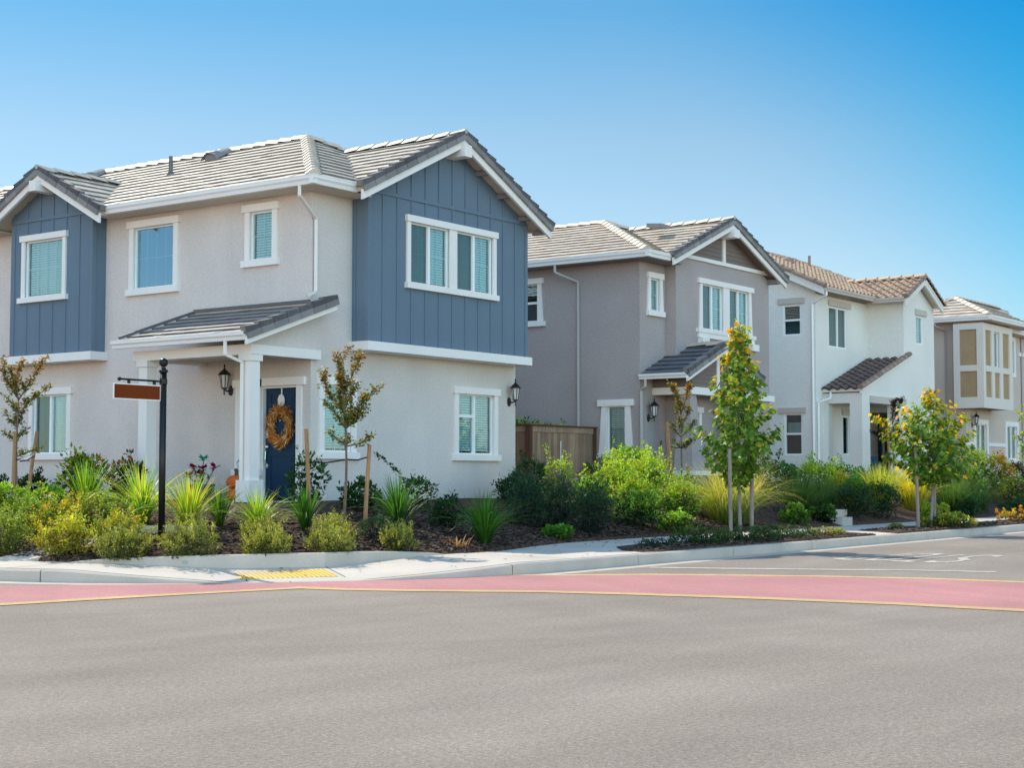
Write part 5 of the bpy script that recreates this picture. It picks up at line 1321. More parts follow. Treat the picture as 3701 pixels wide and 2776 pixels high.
def crape(x, y, H_, label, branches, seed, dark=False, scale=1.0):
    """slender young tree: branches = (height on trunk, azimuth, length, rise)"""
    z = bedz(x, y); rr = random.Random(seed); t = thing('crape_myrtle_tree', (x, y, z), label, 'tree', 'young crape myrtles in the front gardens')
    tr = MB(); base = Vector((x, y, z-.05)); lead = max(b_[0] for b_ in branches)+.02; fork = Vector((x+rr.uniform(-.03,.03), y+rr.uniform(-.03,.03), z+lead))
    axis = limb(tr, base, fork, .026, .010, rr, .012, 8, 8)
    cr = MB(); greens = [(.06,.10,.018),(.11,.14,.022),(.035,.06,.012),(.15,.15,.025),(.04,.08,.014)] if not dark else [(.018,.022,.010),(.030,.030,.014),(.04,.028,.016)]
    tips = [(.30,.13,.02),(.24,.07,.02),(.28,.18,.05),(.16,.14,.03)] if not dark else [(.06,.03,.02),(.05,.025,.015)]
    for (h_, az, L_, rise) in branches:
        p0 = min(axis, key=lambda q_: abs(q_.z-z-h_)).copy()
        p1 = p0+Vector((math.cos(az)*L_*math.cos(rise), math.sin(az)*L_*math.cos(rise), L_*math.sin(rise)))
        pts = limb(tr, p0, p1, .013, .004, rr, .07, 5, 7)
        subs = [(pts, 1.0)]
        for k in range(max(2, int(L_*7))):
            i = rr.randint(1, 6); a2 = az+rr.uniform(-2.2, 2.2); l2 = L_*rr.uniform(.12, .26); q0 = pts[i]; q1 = q0+Vector((math.cos(a2)*l2*.7, math.sin(a2)*l2*.7, l2*rr.uniform(.5, 1)))
            subs.append((limb(tr, q0, q1, .006, .002, rr, .05, 4, 3), .6))
        for sp_, wt in subs:
            ln = sum((sp_[i+1]-sp_[i]).length for i in range(len(sp_)-1)); cnt = int(ln*240*scale)
            for k in range(cnt):
                u_ = rr.uniform(.22 if wt == 1 else .05, 1.0)*(len(sp_)-1); i = min(int(u_), len(sp_)-2); p = sp_[i].lerp(sp_[i+1], u_-i)+rv(rr, .028)
                up = (p.z-z)/H_; cl = pick(rr, tips) if rr.random() < max(0, (up-.60))*1.5+(.14 if u_ > .85*(len(sp_)-1) else .02) else pick(rr, greens, .35)
                leaf(cr, p, Vector((rr.gauss(0,1), rr.gauss(0,1), rr.uniform(-.3, .9))), Vector((rr.gauss(0,.6), rr.gauss(0,.6), 1)), rr.uniform(.036, .066)*1.1, rr.uniform(.022, .038)*1.1, cl)
    part(tr, 'trunk', 'bark', t, True); part(cr, 'crown', 'leaf', t); return t
def maple(x, y, H_, prof, z0_, label, seed, cols, tops, n=2600, z=None):
    """prof(t) = crown radius, t 0..1 from the bottom of the crown to its tip"""
    z = bedz(x, y) if z is None else z; rr = random.Random(seed); t = thing('maple_tree', (x, y, z), label, 'tree', 'young maples along the road verge')
    tr = MB(); top = Vector((x+.05, y, z+H_)); ax = limb(tr, (x, y, z-.1), top, .04, .006, rr, .012, 8, 10); cr = MB()
    nb = 70; tw = []
    for i in range(nb):
        tt = (i+.5)/nb; hz = z0_+(H_-z0_)*tt; az = i*2.4+rr.uniform(-.4,.4); r_ = prof(tt)*rr.uniform(.62, 1.15)*(1+.14*math.sin(az*2+seed)+.12*math.sin(tt*17+az)); lift = .18+.5*tt
        sh_ = max(0, hz-r_*lift-.12); p0 = Vector((x, y, z+max(sh_, z0_*.92))); p1 = Vector((x+math.cos(az)*r_, y+math.sin(az)*r_, z+hz+rr.uniform(-.05,.05)))
        tw.append((limb(tr, p0, p1, .012*(1-.6*tt)+.002, .002, rr, .06, 4, 4), tt, r_))
    tot = sum(q[2]+.12 for q in tw)
    for pts, tt, r_ in tw:
        for k in range(int(n*(r_+.12)/tot)):
            u_ = (.15+.85*rr.random()**.75)*(len(pts)-1); i = min(int(u_), len(pts)-2); p = pts[i].lerp(pts[i+1], u_-i)+rv(rr, .055)*Vector((1,1,1)).length/1.732
            hz = (p.z-z-z0_)/(H_-z0_); out = (p-Vector((x, y, p.z))); od = out.length/(prof(min(1, max(0, hz)))+.05)
            tip_bias = max(0, min(1, hz*.85+.35*(od-.7)+rr.uniform(-.25,.25)))  # top colours likelier high up and outside in the crown
            cl = pick(rr, tops) if rr.random() < tip_bias*tip_bias*1.15 else pick(rr, cols, .3)
            d_ = (out.normalized() if out.length > .01 else rv(rr))*.7+Vector((0,0,-.55))+rv(rr, .4)
            mapleleaf(cr, p, d_, (out*1.2+Vector((0,0,.8))+rv(rr, .5)).normalized(), rr.uniform(.06, .135), cl)
    part(tr, 'trunk', 'barkpale', t, True); part(cr, 'crown', 'leaf', t); return t
def stake(x0, y0, z1, label, lean=(0,0), mat='stake', r_=.032):
    z = bedz(x0, y0); m = MB(); m.tube([(x0, y0, z-.15), (x0+lean[0]*.5, y0+lean[1]*.5, (z+z1)/2), (x0+lean[0], y0+lean[1], z1)], [r_, r_*.97, r_*.93], 10)
    o = single(m, 'tree_stake', M[mat], (x0, y0, z), label, 'stake', 'wooden stakes supporting the young trees', False)
    return o
def tie(p0, p1, label, mid=None):
    m = MB(); p0, p1 = Vector(p0), Vector(p1); md = Vector(mid) if mid else (p0+p1)/2+Vector((0,0,-.03)); m.tube([p0, p0.lerp(md, .5), md, md.lerp(p1, .5), p1], .013, 6)
    single(m, 'tree_tie', M['black'], tuple(p0), label, 'tree tie', 'black ties between trees and stakes')

# ------------------------------------------------------------------ trees
AR = -.939; AL = AR+math.pi
crape(16.58, 22.44, 2.63, 'young crape myrtle with forked crown at the far left, before the lower left window',
      [(1.85, AL, .78, 1.22), (1.85, AR, .86, 1.0), (1.70, AR, .72, .72), (1.75, AL+1.2, .6, 1.2), (1.3, AL, .34, .9), (1.0, AR, .46, .32), (1.45, AR+1.4, .45, 1.0), (1.5, AL-1.2, .48, 1.1), (1.15, AR, .32, .9), (1.1, AL+.4, .3, .7), (1.6, AL, .42, .9), (1.85, AR+1.5, .7, 1.35)], 3)
crape(17.65, 16.06, 2.68, 'young crape myrtle with orange tipped leaves beside the navy front door',
      [(2.0, AR, .72, 1.42), (2.0, AR, .72, 1.15), (1.85, AL, .72, 1.15), (1.5, AR, .86, .86), (1.6, AL, .52, .95), (1.25, AR, .42, .35), (1.3, AL, .34, .7), (1.45, AR, .48, .8), (1.4, AL+1, .45, 1.0), (1.55, AR+1.4, .5, 1.0), (1.7, AL-1.3, .5, 1.1), (1.8, AR-.6, .5, 1.0), (2.0, AL, .62, 1.4), (1.25, AR+1.6, .3, .6), (1.6, AR, .4, .9)], 5)
crape(31.48, 18.2, 2.70, 'slim crape myrtle before the porch of the taupe house',
      [(2.0, AR, .72, 1.22), (2.0, AL, .72, 1.22), (1.9, AL, .7, 1.35), (1.6, AR, .50, .85), (1.5, AL, .4, 1.0), (1.3, AR, .46, .55), (1.2, AL, .3, .8), (1.5, AR+1.3, .5, 1.1), (1.7, AL+.6, .5, 1.2), (1.15, AR+.5, .3, .5), (1.8, AR, .5, 1.2)], 8)
crape(45.07, 18.8, 2.85, 'dark bare looking crape myrtle before the white house porch',
      [(2.1, AR, .75, 1.42), (2.1, AR, .78, 1.2), (1.6, AL, .75, .45), (1.7, AL, .5, 1.1), (1.4, AR+1, .5, .9), (1.3, AL-1, .5, .8), (1.3, AR, .5, .6), (1.9, AR-.8, .5, 1.1), (1.5, AR, .45, .9)], 11, dark=True, scale=1.5)
MC = [(.065,.15,.016),(.09,.19,.022),(.045,.105,.014),(.13,.22,.025)]
MT = [(.30,.30,.025),(.38,.30,.02),(.24,.28,.03),(.44,.24,.015),(.20,.26,.03)]
def prA(t): return .50*(t/.10)**.6 if t < .10 else (.50+.22*(t-.10)/.22 if t < .32 else max(.06, .72*(1-((t-.32)/.68))**.95))
def prB(t): return .40+.46*(t/.18) if t < .18 else (.86+.07*math.sin((t-.18)*6) if t < .70 else max(.05, .86*(1-(t-.70)/.20)) if t < .87 else .10*(1-(t-.87)/.2))
maple(24.93, 13.25, 3.88, prA, 1.05, 'tall pointed young maple with yellowing top on the verge before the taupe house', 21, MC, MT, 2500, z=.18)
maple(33.93, 13.3, 3.15, prB, 1.05, 'broad round young maple with gold leaves on the verge before the white house', 23, MC, [(.46,.38,.02),(.40,.34,.02),(.34,.33,.03),(.50,.27,.015)], 2900, z=.18)
maple(42.74, 13.5, 3.6, lambda t: .86*math.sin(math.pi*min(1, t*.8+.18))**.8, 1.3, 'maple reaching into the photo at the right edge', 25, MC, MT, 1500, z=.18)
stake(16.20, 22.06, 2.05, 'upright stake left of the far left crape myrtle', (.02, -.0)); stake(17.05, 22.85, 2.08, 'leaning stake right of the far left crape myrtle', (.10, -.14))
stake(17.42, 16.50, 2.02, 'tall stake with a flat cut top left of the crape myrtle by the navy door', (-.05, .06)); stake(17.90, 15.85, 1.78, 'shorter stake right of the crape myrtle by the navy door', (.04, -.06))
stake(31.30, 18.32, 2.55, 'reddish stake left of the slim crape myrtle before the taupe house', (-.09, .13), r_=.04); stake(31.60, 18.1, 1.55, 'short stake right of the slim crape myrtle before the taupe house', (-.02, .02), r_=.04)
stake(24.40, 13.05, 1.78, 'dark stake left of the tall pointed maple', (-.06, .09), 'stakegrey', .036); stake(25.35, 13.35, 1.45, 'pale grey stake right of the tall pointed maple', (.06, -.08), 'stakegrey', .04)
stake(44.75, 18.75, 2.75, 'brown stake beside the dark crape myrtle', (-.04, .05), r_=.045)
stake(33.55, 13.25, 1.95, 'leaning stake left of the round gold maple', (-.13, .16), 'stakegrey', .042); stake(34.45, 13.4, 1.3, 'upright stake right of the round gold maple', (0, 0), 'stakegrey', .042)
tie((16.21,22.05,1.62), (16.6,22.42,1.60), 'black tie on the left stake of the far left crape myrtle'); tie((16.6,22.42,1.56), (17.12,22.74,1.66), 'black tie on the right stake of the far left crape myrtle')
tie((17.38,16.54,1.52), (17.68,16.02,1.56), 'black tie left of the trunk by the navy door'); tie((17.68,16.02,1.56), (17.93,15.80,1.60), 'black tie right of the trunk by the navy door')
tie((31.22,18.42,2.0), (31.52,18.17,1.98), 'black tie on the slim crape myrtle before the taupe house')

# ------------------------------------------------------------------ plants, left garden
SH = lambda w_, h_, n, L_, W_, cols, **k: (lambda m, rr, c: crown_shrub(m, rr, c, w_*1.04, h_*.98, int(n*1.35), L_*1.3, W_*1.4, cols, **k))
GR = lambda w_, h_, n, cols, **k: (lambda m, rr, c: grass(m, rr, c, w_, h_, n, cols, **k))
FL = lambda w_, h_, n, s_, cols: (lambda m, rr, c: flowers(m, rr, c, w_, h_, n, s_, cols))
DK = [(.010,.030,.012),(.016,.042,.014),(.022,.055,.016)]
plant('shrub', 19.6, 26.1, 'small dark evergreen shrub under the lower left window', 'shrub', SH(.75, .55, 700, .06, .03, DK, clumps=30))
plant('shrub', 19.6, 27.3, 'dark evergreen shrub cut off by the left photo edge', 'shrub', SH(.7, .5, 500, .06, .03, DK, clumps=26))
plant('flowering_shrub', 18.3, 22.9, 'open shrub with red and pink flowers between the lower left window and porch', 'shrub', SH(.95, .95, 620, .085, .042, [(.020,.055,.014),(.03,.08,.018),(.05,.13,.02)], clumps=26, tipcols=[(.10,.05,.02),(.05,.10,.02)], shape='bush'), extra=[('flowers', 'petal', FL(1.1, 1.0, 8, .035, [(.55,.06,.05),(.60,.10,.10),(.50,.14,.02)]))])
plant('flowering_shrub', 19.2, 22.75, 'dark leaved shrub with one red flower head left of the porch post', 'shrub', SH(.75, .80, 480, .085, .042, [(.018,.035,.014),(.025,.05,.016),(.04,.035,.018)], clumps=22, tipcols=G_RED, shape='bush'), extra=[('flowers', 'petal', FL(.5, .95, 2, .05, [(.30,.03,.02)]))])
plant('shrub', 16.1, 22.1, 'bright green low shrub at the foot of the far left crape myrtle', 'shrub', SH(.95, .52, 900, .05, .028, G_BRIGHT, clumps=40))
plant('shrub', 15.9, 20.7, 'bright green mounded shrub right of the far left stakes', 'shrub', SH(.85, .50, 900, .045, .025, G_BRIGHT+G_MID, clumps=36))
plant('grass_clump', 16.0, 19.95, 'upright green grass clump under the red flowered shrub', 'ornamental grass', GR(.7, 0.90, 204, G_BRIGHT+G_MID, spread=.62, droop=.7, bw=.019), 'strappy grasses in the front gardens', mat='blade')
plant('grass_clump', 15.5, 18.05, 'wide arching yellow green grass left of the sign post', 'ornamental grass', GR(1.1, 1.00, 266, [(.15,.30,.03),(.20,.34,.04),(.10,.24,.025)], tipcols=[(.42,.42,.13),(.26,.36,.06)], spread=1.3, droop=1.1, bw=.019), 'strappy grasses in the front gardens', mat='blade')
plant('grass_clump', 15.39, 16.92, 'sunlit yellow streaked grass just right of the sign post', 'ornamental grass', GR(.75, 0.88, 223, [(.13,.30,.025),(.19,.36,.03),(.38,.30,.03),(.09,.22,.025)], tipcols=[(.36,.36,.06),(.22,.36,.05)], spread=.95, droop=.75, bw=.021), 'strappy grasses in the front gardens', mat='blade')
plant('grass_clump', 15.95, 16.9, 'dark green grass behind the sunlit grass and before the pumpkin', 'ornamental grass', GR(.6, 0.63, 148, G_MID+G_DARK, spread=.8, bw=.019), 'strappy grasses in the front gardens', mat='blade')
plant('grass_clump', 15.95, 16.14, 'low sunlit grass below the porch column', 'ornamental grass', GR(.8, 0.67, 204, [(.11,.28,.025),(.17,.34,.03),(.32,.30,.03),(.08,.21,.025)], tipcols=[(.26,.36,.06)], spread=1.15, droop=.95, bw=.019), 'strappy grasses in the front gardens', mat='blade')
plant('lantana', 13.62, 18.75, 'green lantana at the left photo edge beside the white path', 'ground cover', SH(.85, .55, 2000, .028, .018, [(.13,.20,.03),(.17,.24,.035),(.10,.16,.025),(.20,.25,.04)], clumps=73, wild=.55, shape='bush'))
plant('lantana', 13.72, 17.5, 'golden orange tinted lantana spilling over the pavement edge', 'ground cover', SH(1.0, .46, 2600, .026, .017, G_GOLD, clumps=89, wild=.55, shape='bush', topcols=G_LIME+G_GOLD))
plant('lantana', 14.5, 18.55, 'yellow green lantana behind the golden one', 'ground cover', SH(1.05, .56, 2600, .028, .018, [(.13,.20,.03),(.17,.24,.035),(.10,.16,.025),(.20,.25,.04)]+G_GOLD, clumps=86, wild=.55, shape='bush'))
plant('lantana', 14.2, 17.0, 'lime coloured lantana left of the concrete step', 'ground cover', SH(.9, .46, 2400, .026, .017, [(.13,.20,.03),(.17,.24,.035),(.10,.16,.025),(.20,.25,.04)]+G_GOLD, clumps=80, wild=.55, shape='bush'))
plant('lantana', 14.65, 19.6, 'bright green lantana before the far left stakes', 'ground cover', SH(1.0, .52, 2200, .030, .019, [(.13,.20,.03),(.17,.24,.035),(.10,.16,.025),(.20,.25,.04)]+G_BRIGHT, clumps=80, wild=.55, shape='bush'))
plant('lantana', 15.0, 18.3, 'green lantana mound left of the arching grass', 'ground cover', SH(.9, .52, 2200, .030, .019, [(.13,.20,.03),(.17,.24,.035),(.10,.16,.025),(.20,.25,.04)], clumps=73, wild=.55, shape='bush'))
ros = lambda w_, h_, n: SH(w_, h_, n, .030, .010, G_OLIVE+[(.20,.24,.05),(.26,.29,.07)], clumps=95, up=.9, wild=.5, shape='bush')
GG = 'low juniper mounds along the kerb'
plant('juniper', 13.80, 16.42, 'olive green juniper mound left of the sign post at the pavement', 'ground cover', ros(.95, .42, 3000), GG)
plant('juniper', 14.30, 15.72, 'olive green juniper mound right of the sign post foot', 'ground cover', ros(.95, .46, 3200), GG)
plant('juniper', 15.02, 15.02, 'front juniper mound above the yellow ramp plate', 'ground cover', ros(.74, .34, 2300), GG)
plant('juniper', 15.42, 15.50, 'rear juniper mound behind the one above the ramp plate', 'ground cover', ros(.72, .34, 2000), GG)
plant('juniper', 15.92, 14.72, 'front juniper mound below the crape myrtle by the navy door', 'ground cover', ros(.80, .34, 2400), GG)
plant('juniper', 16.55, 15.28, 'rear juniper mound at the stake foot by the navy door', 'ground cover', ros(.74, .36, 2200), GG)
plant('juniper', 17.34, 14.70, 'small upright juniper mound right of the ramp', 'ground cover', ros(.64, .36, 2000), GG)
plant('juniper', 17.62, 15.3, 'blue green shaded juniper behind the small upright mound', 'ground cover', SH(.75, .36, 1500, .032, .010, G_BLUE+[(.05,.09,.05)], clumps=50, up=.9, shape='bush'), GG)
plant('shrub', 19.5, 18.5, 'upright dark green shrub before the right edge of the navy door', 'shrub', SH(.62, 1.0, 520, .065, .030, [(.014,.05,.012),(.025,.075,.016),(.05,.12,.02)], shape='col', clumps=34, up=.8))
plant('grass_clump', 16.9, 16.1, 'dark green grass fountain below the navy door', 'ornamental grass', GR(.6, 0.71, 186, [(.03,.10,.02),(.05,.15,.02),(.02,.07,.015)], spread=.75, droop=.6, bw=.019), 'strappy grasses in the front gardens', mat='blade')
plant('shrub', 19.9, 17.7, 'round dark shrub behind the right stake near the navy door', 'shrub', SH(.72, .52, 700, .06, .028, [(.012,.05,.016),(.018,.065,.018)], clumps=36))
def armf(m, rr, c):
    crown_shrub(m, rr, c, .85, .58, 900, .065, .032, [(.010,.045,.018),(.016,.06,.02)], clumps=34)
    p0 = c+Vector((-.05, .1, .3)); p1 = c+Vector((-.46, .63, .98))
    for k in range(90):
        t = rr.random(); p = p0.lerp(p1, t)+Vector((0,0,.10*math.sin(t*3.14)))+rv(rr, .018); leaf(m, p, (p1-p0).normalized()+rv(rr, .5), Vector((0,0,1))+rv(rr, .4), .075, .038, pick(rr, [(.010,.045,.018),(.014,.05,.016)]))
plant('shrub', 22.0, 18.2, 'dark shrub with one long arching branch against the lower grey wall', 'shrub', armf)
plant('grass_clump', 18.8, 15.95, 'shaded green grass fountain below the shrub with the arching branch', 'ornamental grass', GR(.95, 0.90, 260, [(.03,.10,.03),(.05,.15,.03),(.02,.07,.02)], spread=1.0, droop=.8, bw=.019), 'strappy grasses in the front gardens', mat='blade')
plant('shrub', 20.3, 16.2, 'low dark shaded shrub between the two grass fountains', 'shrub', SH(.65, .52, 700, .055, .02, [(.010,.04,.014),(.016,.055,.018)], clumps=34))
plant('grass_clump', 19.7, 14.95, 'green grass fountain under the lower right window', 'ornamental grass', GR(.95, 0.86, 297, [(.04,.13,.02),(.06,.18,.025),(.025,.08,.02)], spread=1.05, droop=.75, bw=.019), 'strappy grasses in the front gardens', mat='blade')
def dryf(m, rr, c):
    grass(m, rr, c, .5, .22, 26, [(.34,.17,.07),(.42,.24,.11)], spread=2.2, droop=2.4, bw=.02, base=.6)
plant('dry_leaves', 18.75, 14.72, 'curled dry tan leaves on the mulch below the lower right window', 'dry leaves', dryf, mat='straw')
plant('shrub', 25.6, 18.6, 'dark shrub at the outer corner of the blue gabled house', 'shrub', SH(.95, .62, 900, .06, .03, [(.012,.045,.02),(.018,.055,.022)], clumps=34), extra=[('flowers', 'petal', FL(.5, .62, 2, .04, [(.5,.48,.46)]))])
FB = 'feathery dark bushes beyond the house corner'
fe_ = lambda w_, h_, n: SH(w_, h_, n, .06, .012, G_BLUE+[(.03,.075,.045)], clumps=80, up=1.1, wild=.6, shape='bush')
plant('feathery_bush', 23.0, 16.5, 'feathery blue green bush left of three near the house corner', 'shrub', fe_(.85, .85, 1900), FB)
plant('feathery_bush', 23.5, 16.15, 'feathery blue green bush in the middle of three near the house corner', 'shrub', fe_(.85, .82, 1900), FB)
plant('feathery_bush', 24.1, 15.85, 'feathery blue green bush nearest the pavement, right of three', 'shrub', fe_(.85, .80, 1900), FB)
plant('shrub', 26.2, 18.7, 'tall dark shrub with red flowers before the cedar fence', 'shrub', SH(.60, 1.05, 650, .075, .03, DK, clumps=24, shape='col', up=.9), extra=[('flowers', 'petal', FL(.6, 1.0, 7, .035, [(.55,.05,.03),(.60,.16,.03)]))])
plant('shrub', 27.4, 18.9, 'bright lime shrub standing before the cedar fence', 'shrub', SH(.66, 1.0, 1000, .045, .025, G_LIME, clumps=44, shape='col', up=.6, wild=.4))
plant('shrub', 27.33, 18.0, 'light green rounded shrub right of the lime one', 'shrub', SH(.85, .60, 1100, .045, .026, G_BRIGHT+[(.16,.30,.06)], clumps=44, wild=.35))
plant('shrub', 28.95, 18.4, 'left half of the sunlit yellow green hedge under the lower window of the taupe house', 'shrub', SH(1.15, 1.0, 2200, .046, .028, G_LIME+[(.22,.36,.03)], clumps=80, shape='bush', wild=.35, topcols=[(.30,.40,.06),(.22,.34,.04)]))
plant('shrub', 30.4, 18.45, 'right half of the sunlit yellow green hedge, behind the reddish stake', 'shrub', SH(1.25, 1.06, 2200, .046, .028, G_LIME+[(.22,.36,.03)], clumps=80, shape='bush', wild=.35, topcols=[(.30,.40,.06),(.22,.34,.04)]))
plant('shrub', 31.0, 19.3, 'dark leafy shrub behind the wide yellow green one', 'shrub', SH(1.8, 1.15, 1500, .07, .036, G_MID+G_BRIGHT, clumps=44, shape='bush'))
plant('shrub', 30.3, 19.9, 'dark green shrub at the right fence post', 'shrub', SH(.6, .85, 600, .06, .03, DK, clumps=24, shape='bush'))
OF = lambda w_, h_: dict(extra=[('flowers', 'petal', FL(w_, h_, 30, .03, [(.60,.20,.02),(.62,.36,.03),(.45,.12,.03)]))])
plant('flowering_shrub', 27.5, 17.0, 'spreading green shrub dotted with orange flowers, left of two', 'shrub', SH(1.15, .78, 2200, .042, .023, G_MID+G_BRIGHT, clumps=80, shape='bush', wild=.45, topcols=G_BRIGHT+G_LIME), **OF(1.1, .78))
plant('flowering_shrub', 28.3, 16.5, 'spreading green shrub dotted with orange flowers, right of two by the slim tree', 'shrub', SH(1.1, .80, 2200, .042, .023, G_MID+G_BRIGHT, clumps=80, shape='bush', wild=.45, topcols=G_BRIGHT+G_LIME), **OF(1.05, .8))
plant('shrub', 26.2, 16.15, 'shaded green skirt of leaves below the orange flowers', 'shrub', SH(1.3, .62, 1700, .042, .022, G_DARK+G_MID+G_BRIGHT, clumps=70, shape='bush', wild=.4))
plant('ground_cover', 22.7, 15.6, 'small bright green clump by the pavement in the house shade', 'ground cover', SH(.62, .24, 420, .055, .03, [(.05,.16,.02),(.08,.22,.03)], clumps=22))
plant('ground_cover', 26.8, 15.65, 'low leafy clump at the pavement before the orange flowers', 'ground cover', SH(.85, .42, 700, .055, .03, G_MID+G_BRIGHT, clumps=32))
plant('flowering_shrub', 29.9, 17.2, 'loose shrub with small yellow flowers left of the feather grass', 'shrub', SH(1.05, .70, 1200, .045, .022, G_BRIGHT+G_OLIVE, clumps=50, shape='bush'), extra=[('flowers', 'petal', FL(1.0, .65, 14, .03, [(.62,.42,.03)]))])
plant('succulent', 31.8, 18.0, 'small grey blue spiky plant before the stone pillar', 'plant', SH(.36, .62, 260, .06, .03, [(.12,.22,.20),(.16,.27,.25)], shape='col', clumps=16))
plant('feather_grass', 29.8, 16.1, 'large pale feather grass catching the sun behind the tall maple', 'ornamental grass', GR(1.75, 1.38, 1700, [(.12,.22,.05),(.18,.28,.07),(.08,.16,.04)], tipcols=[(.62,.52,.25),(.55,.46,.20),(.48,.44,.18)], spread=1.25, droop=.75, bw=.009, base=.4), mat='blade')
plant('tall_shrub', 32.2, 23.3, 'tall shrub with pale shiny leaves showing above the fence by the house corner', 'shrub', SH(1.2, 2.5, 1500, .09, .042, [(.12,.20,.06),(.20,.28,.10),(.06,.12,.03)], shape='col', clumps=40, up=.8), z=.85)
plant('tall_shrub', 32.4, 22.5, 'smaller pale leaved shrub peeking over the middle of the fence', 'shrub', SH(.8, 2.12, 700, .09, .042, [(.12,.20,.06),(.20,.28,.10),(.06,.12,.03)], shape='col', clumps=26, up=.8), z=.85)
TR = 'trailing dark ground covers on the road verge'
tr_ = lambda w_, h_, n, cols=None: SH(w_, h_, n, .034, .014, cols or [(.03,.07,.02),(.05,.10,.03),(.04,.075,.035)], clumps=60, shape='flat')
plant('ground_cover', 23.5, 13.2, 'dark trailing ground cover left of the tall maple foot', 'ground cover', tr_(1.3, .26, 1500), TR, z=.18)
plant('ground_cover', 24.8, 13.1, 'dark trailing ground cover under the tall maple stakes', 'ground cover', tr_(1.5, .28, 1600), TR, z=.18)
plant('ground_cover', 26.4, 13.1, 'dark trailing ground cover right of the tall maple stakes', 'ground cover', tr_(1.5, .26, 1500), TR, z=.18)
plant('ground_cover', 22.2, 13.3, 'thin bluish trailing tuft at the tip of the verge bed', 'ground cover', tr_(.8, .12, 320, G_BLUE), TR, z=.18)
plant('ground_cover', 28.3, 13.15, 'small olive ground cover on the verge between the two maples', 'ground cover', tr_(.9, .14, 500, G_OLIVE+G_GOLD), z=.18)
plant('ground_cover', 32.2, 13.4, 'tiny dark tuft on the verge left of the round maple', 'ground cover', tr_(.45, .12, 200), z=.18)
plant('ground_cover', 34.3, 13.05, 'yellow green ground cover at the foot of the round gold maple', 'ground cover', SH(1.5, .34, 1500, .045, .026, G_GOLD+G_LIME+G_OLIVE, clumps=60, shape='flat'), z=.18)
plant('ground_cover', 34.75, 13.5, 'brighter leafy tuft right of the round gold maple trunk', 'ground cover', SH(.7, .52, 600, .06, .034, G_LIME+G_BRIGHT, clumps=26), z=.18)
plant('ground_cover', 40.2, 13.4, 'orange tinted ground cover at the far right end of the verge', 'ground cover', SH(1.4, .32, 900, .045, .026, G_GOLD+G_ORANGE, clumps=40, shape='flat'), z=.18)
# gardens of the far houses
HG = 'clipped hedge shrubs before the white house'
plant('hedge_shrub', 36.3, 18.3, 'dark green hedge shrub left of the bright one before the white house', 'hedge', SH(1.7, 1.02, 1500, .06, .034, [(.02,.09,.02),(.03,.12,.025)], clumps=50, shape='bush'), HG)
plant('hedge_shrub', 38.5, 18.2, 'sunlit lime hedge shrub before the white house', 'hedge', SH(2.2, 1.05, 2400, .06, .034, G_LIME, clumps=70, shape='bush'), HG)
plant('hedge_shrub', 40.8, 18.4, 'dark green hedge shrub right of the bright one before the white house', 'hedge', SH(1.9, .98, 1700, .06, .034, [(.015,.08,.025),(.02,.10,.03),(.03,.13,.03)], clumps=56, shape='bush'), HG)
plant('hedge_shrub', 43.2, 18.5, 'low dark hedge shrub under the porch of the white house', 'hedge', SH(1.8, .75, 1400, .06, .034, [(.012,.06,.025),(.02,.08,.03)], clumps=50, shape='bush'), HG)
plant('shrub', 38.3, 17.3, 'orange brown shrub below the lime hedge', 'shrub', SH(1.1, .78, 1000, .055, .03, G_ORANGE+G_GOLD, clumps=36, shape='bush'))
DG = 'dark tufted grasses beyond the feather grass'
dg_ = lambda w_, h_, n: GR(w_, h_, n, [(.02,.07,.03),(.03,.10,.035),(.05,.12,.035)], tipcols=[(.14,.20,.06),(.08,.14,.05)], spread=1.0, droop=.6, bw=.010, base=.4)
plant('grass_clump', 33.9, 16.5, 'dark tufted grass right behind the feather grass', 'ornamental grass', dg_(1.2, 1.08, 800), DG, mat='blade')
plant('grass_clump', 35.4, 16.6, 'dark tufted grass behind the small concrete steps', 'ornamental grass', dg_(1.2, .92, 800), DG, mat='blade')
plant('feathery_bush', 35.6, 15.95, 'dark shaded bush right of the small concrete steps', 'shrub', SH(1.2, .82, 1500, .055, .018, G_BLUE+G_DARK, clumps=56, up=.9, shape='bush'))
plant('feathery_bush', 37.3, 15.9, 'dark shaded bush left of the gold grass', 'shrub', SH(1.3, .88, 1500, .055, .018, G_BLUE+G_DARK, clumps=56, up=.9, shape='bush'))
plant('shrub', 37.2, 16.5, 'bright green leafy tuft among the dark bushes before the white house', 'shrub', SH(.85, .95, 700, .06, .034, [(.06,.20,.03),(.10,.27,.04)], clumps=30))
plant('ground_cover', 32.2, 15.75, 'glossy green clump at the pavement left of the concrete steps', 'ground cover', SH(.75, .46, 620, .06, .034, G_MID+G_BRIGHT, clumps=28))
plant('ground_cover', 33.75, 15.8, 'dark green clump touching the concrete steps', 'ground cover', SH(.75, .42, 620, .06, .032, G_DARK+G_MID, clumps=28))
plant('grass_clump', 39.6, 16.9, 'green gold grass behind the stake of the dark crape myrtle', 'ornamental grass', GR(1.1, 1.18, 700, [(.10,.20,.03),(.16,.26,.04)], tipcols=[(.40,.38,.10),(.30,.33,.08)], spread=.8, droop=.5, bw=.019, base=.4), mat='blade')
plant('grass_clump', 40.9, 16.5, 'golden grass glowing left of the round maple trunk', 'ornamental grass', GR(1.2, 1.22, 1000, [(.26,.32,.03),(.34,.36,.04)], tipcols=[(.56,.48,.12),(.46,.42,.09)], spread=.8, droop=.5, bw=.019, base=.4), mat='blade')
plant('grass_clump', 42.9, 16.2, 'dark tufted grass right of the round maple trunk', 'ornamental grass', dg_(1.3, 1.08, 800), DG, mat='blade')
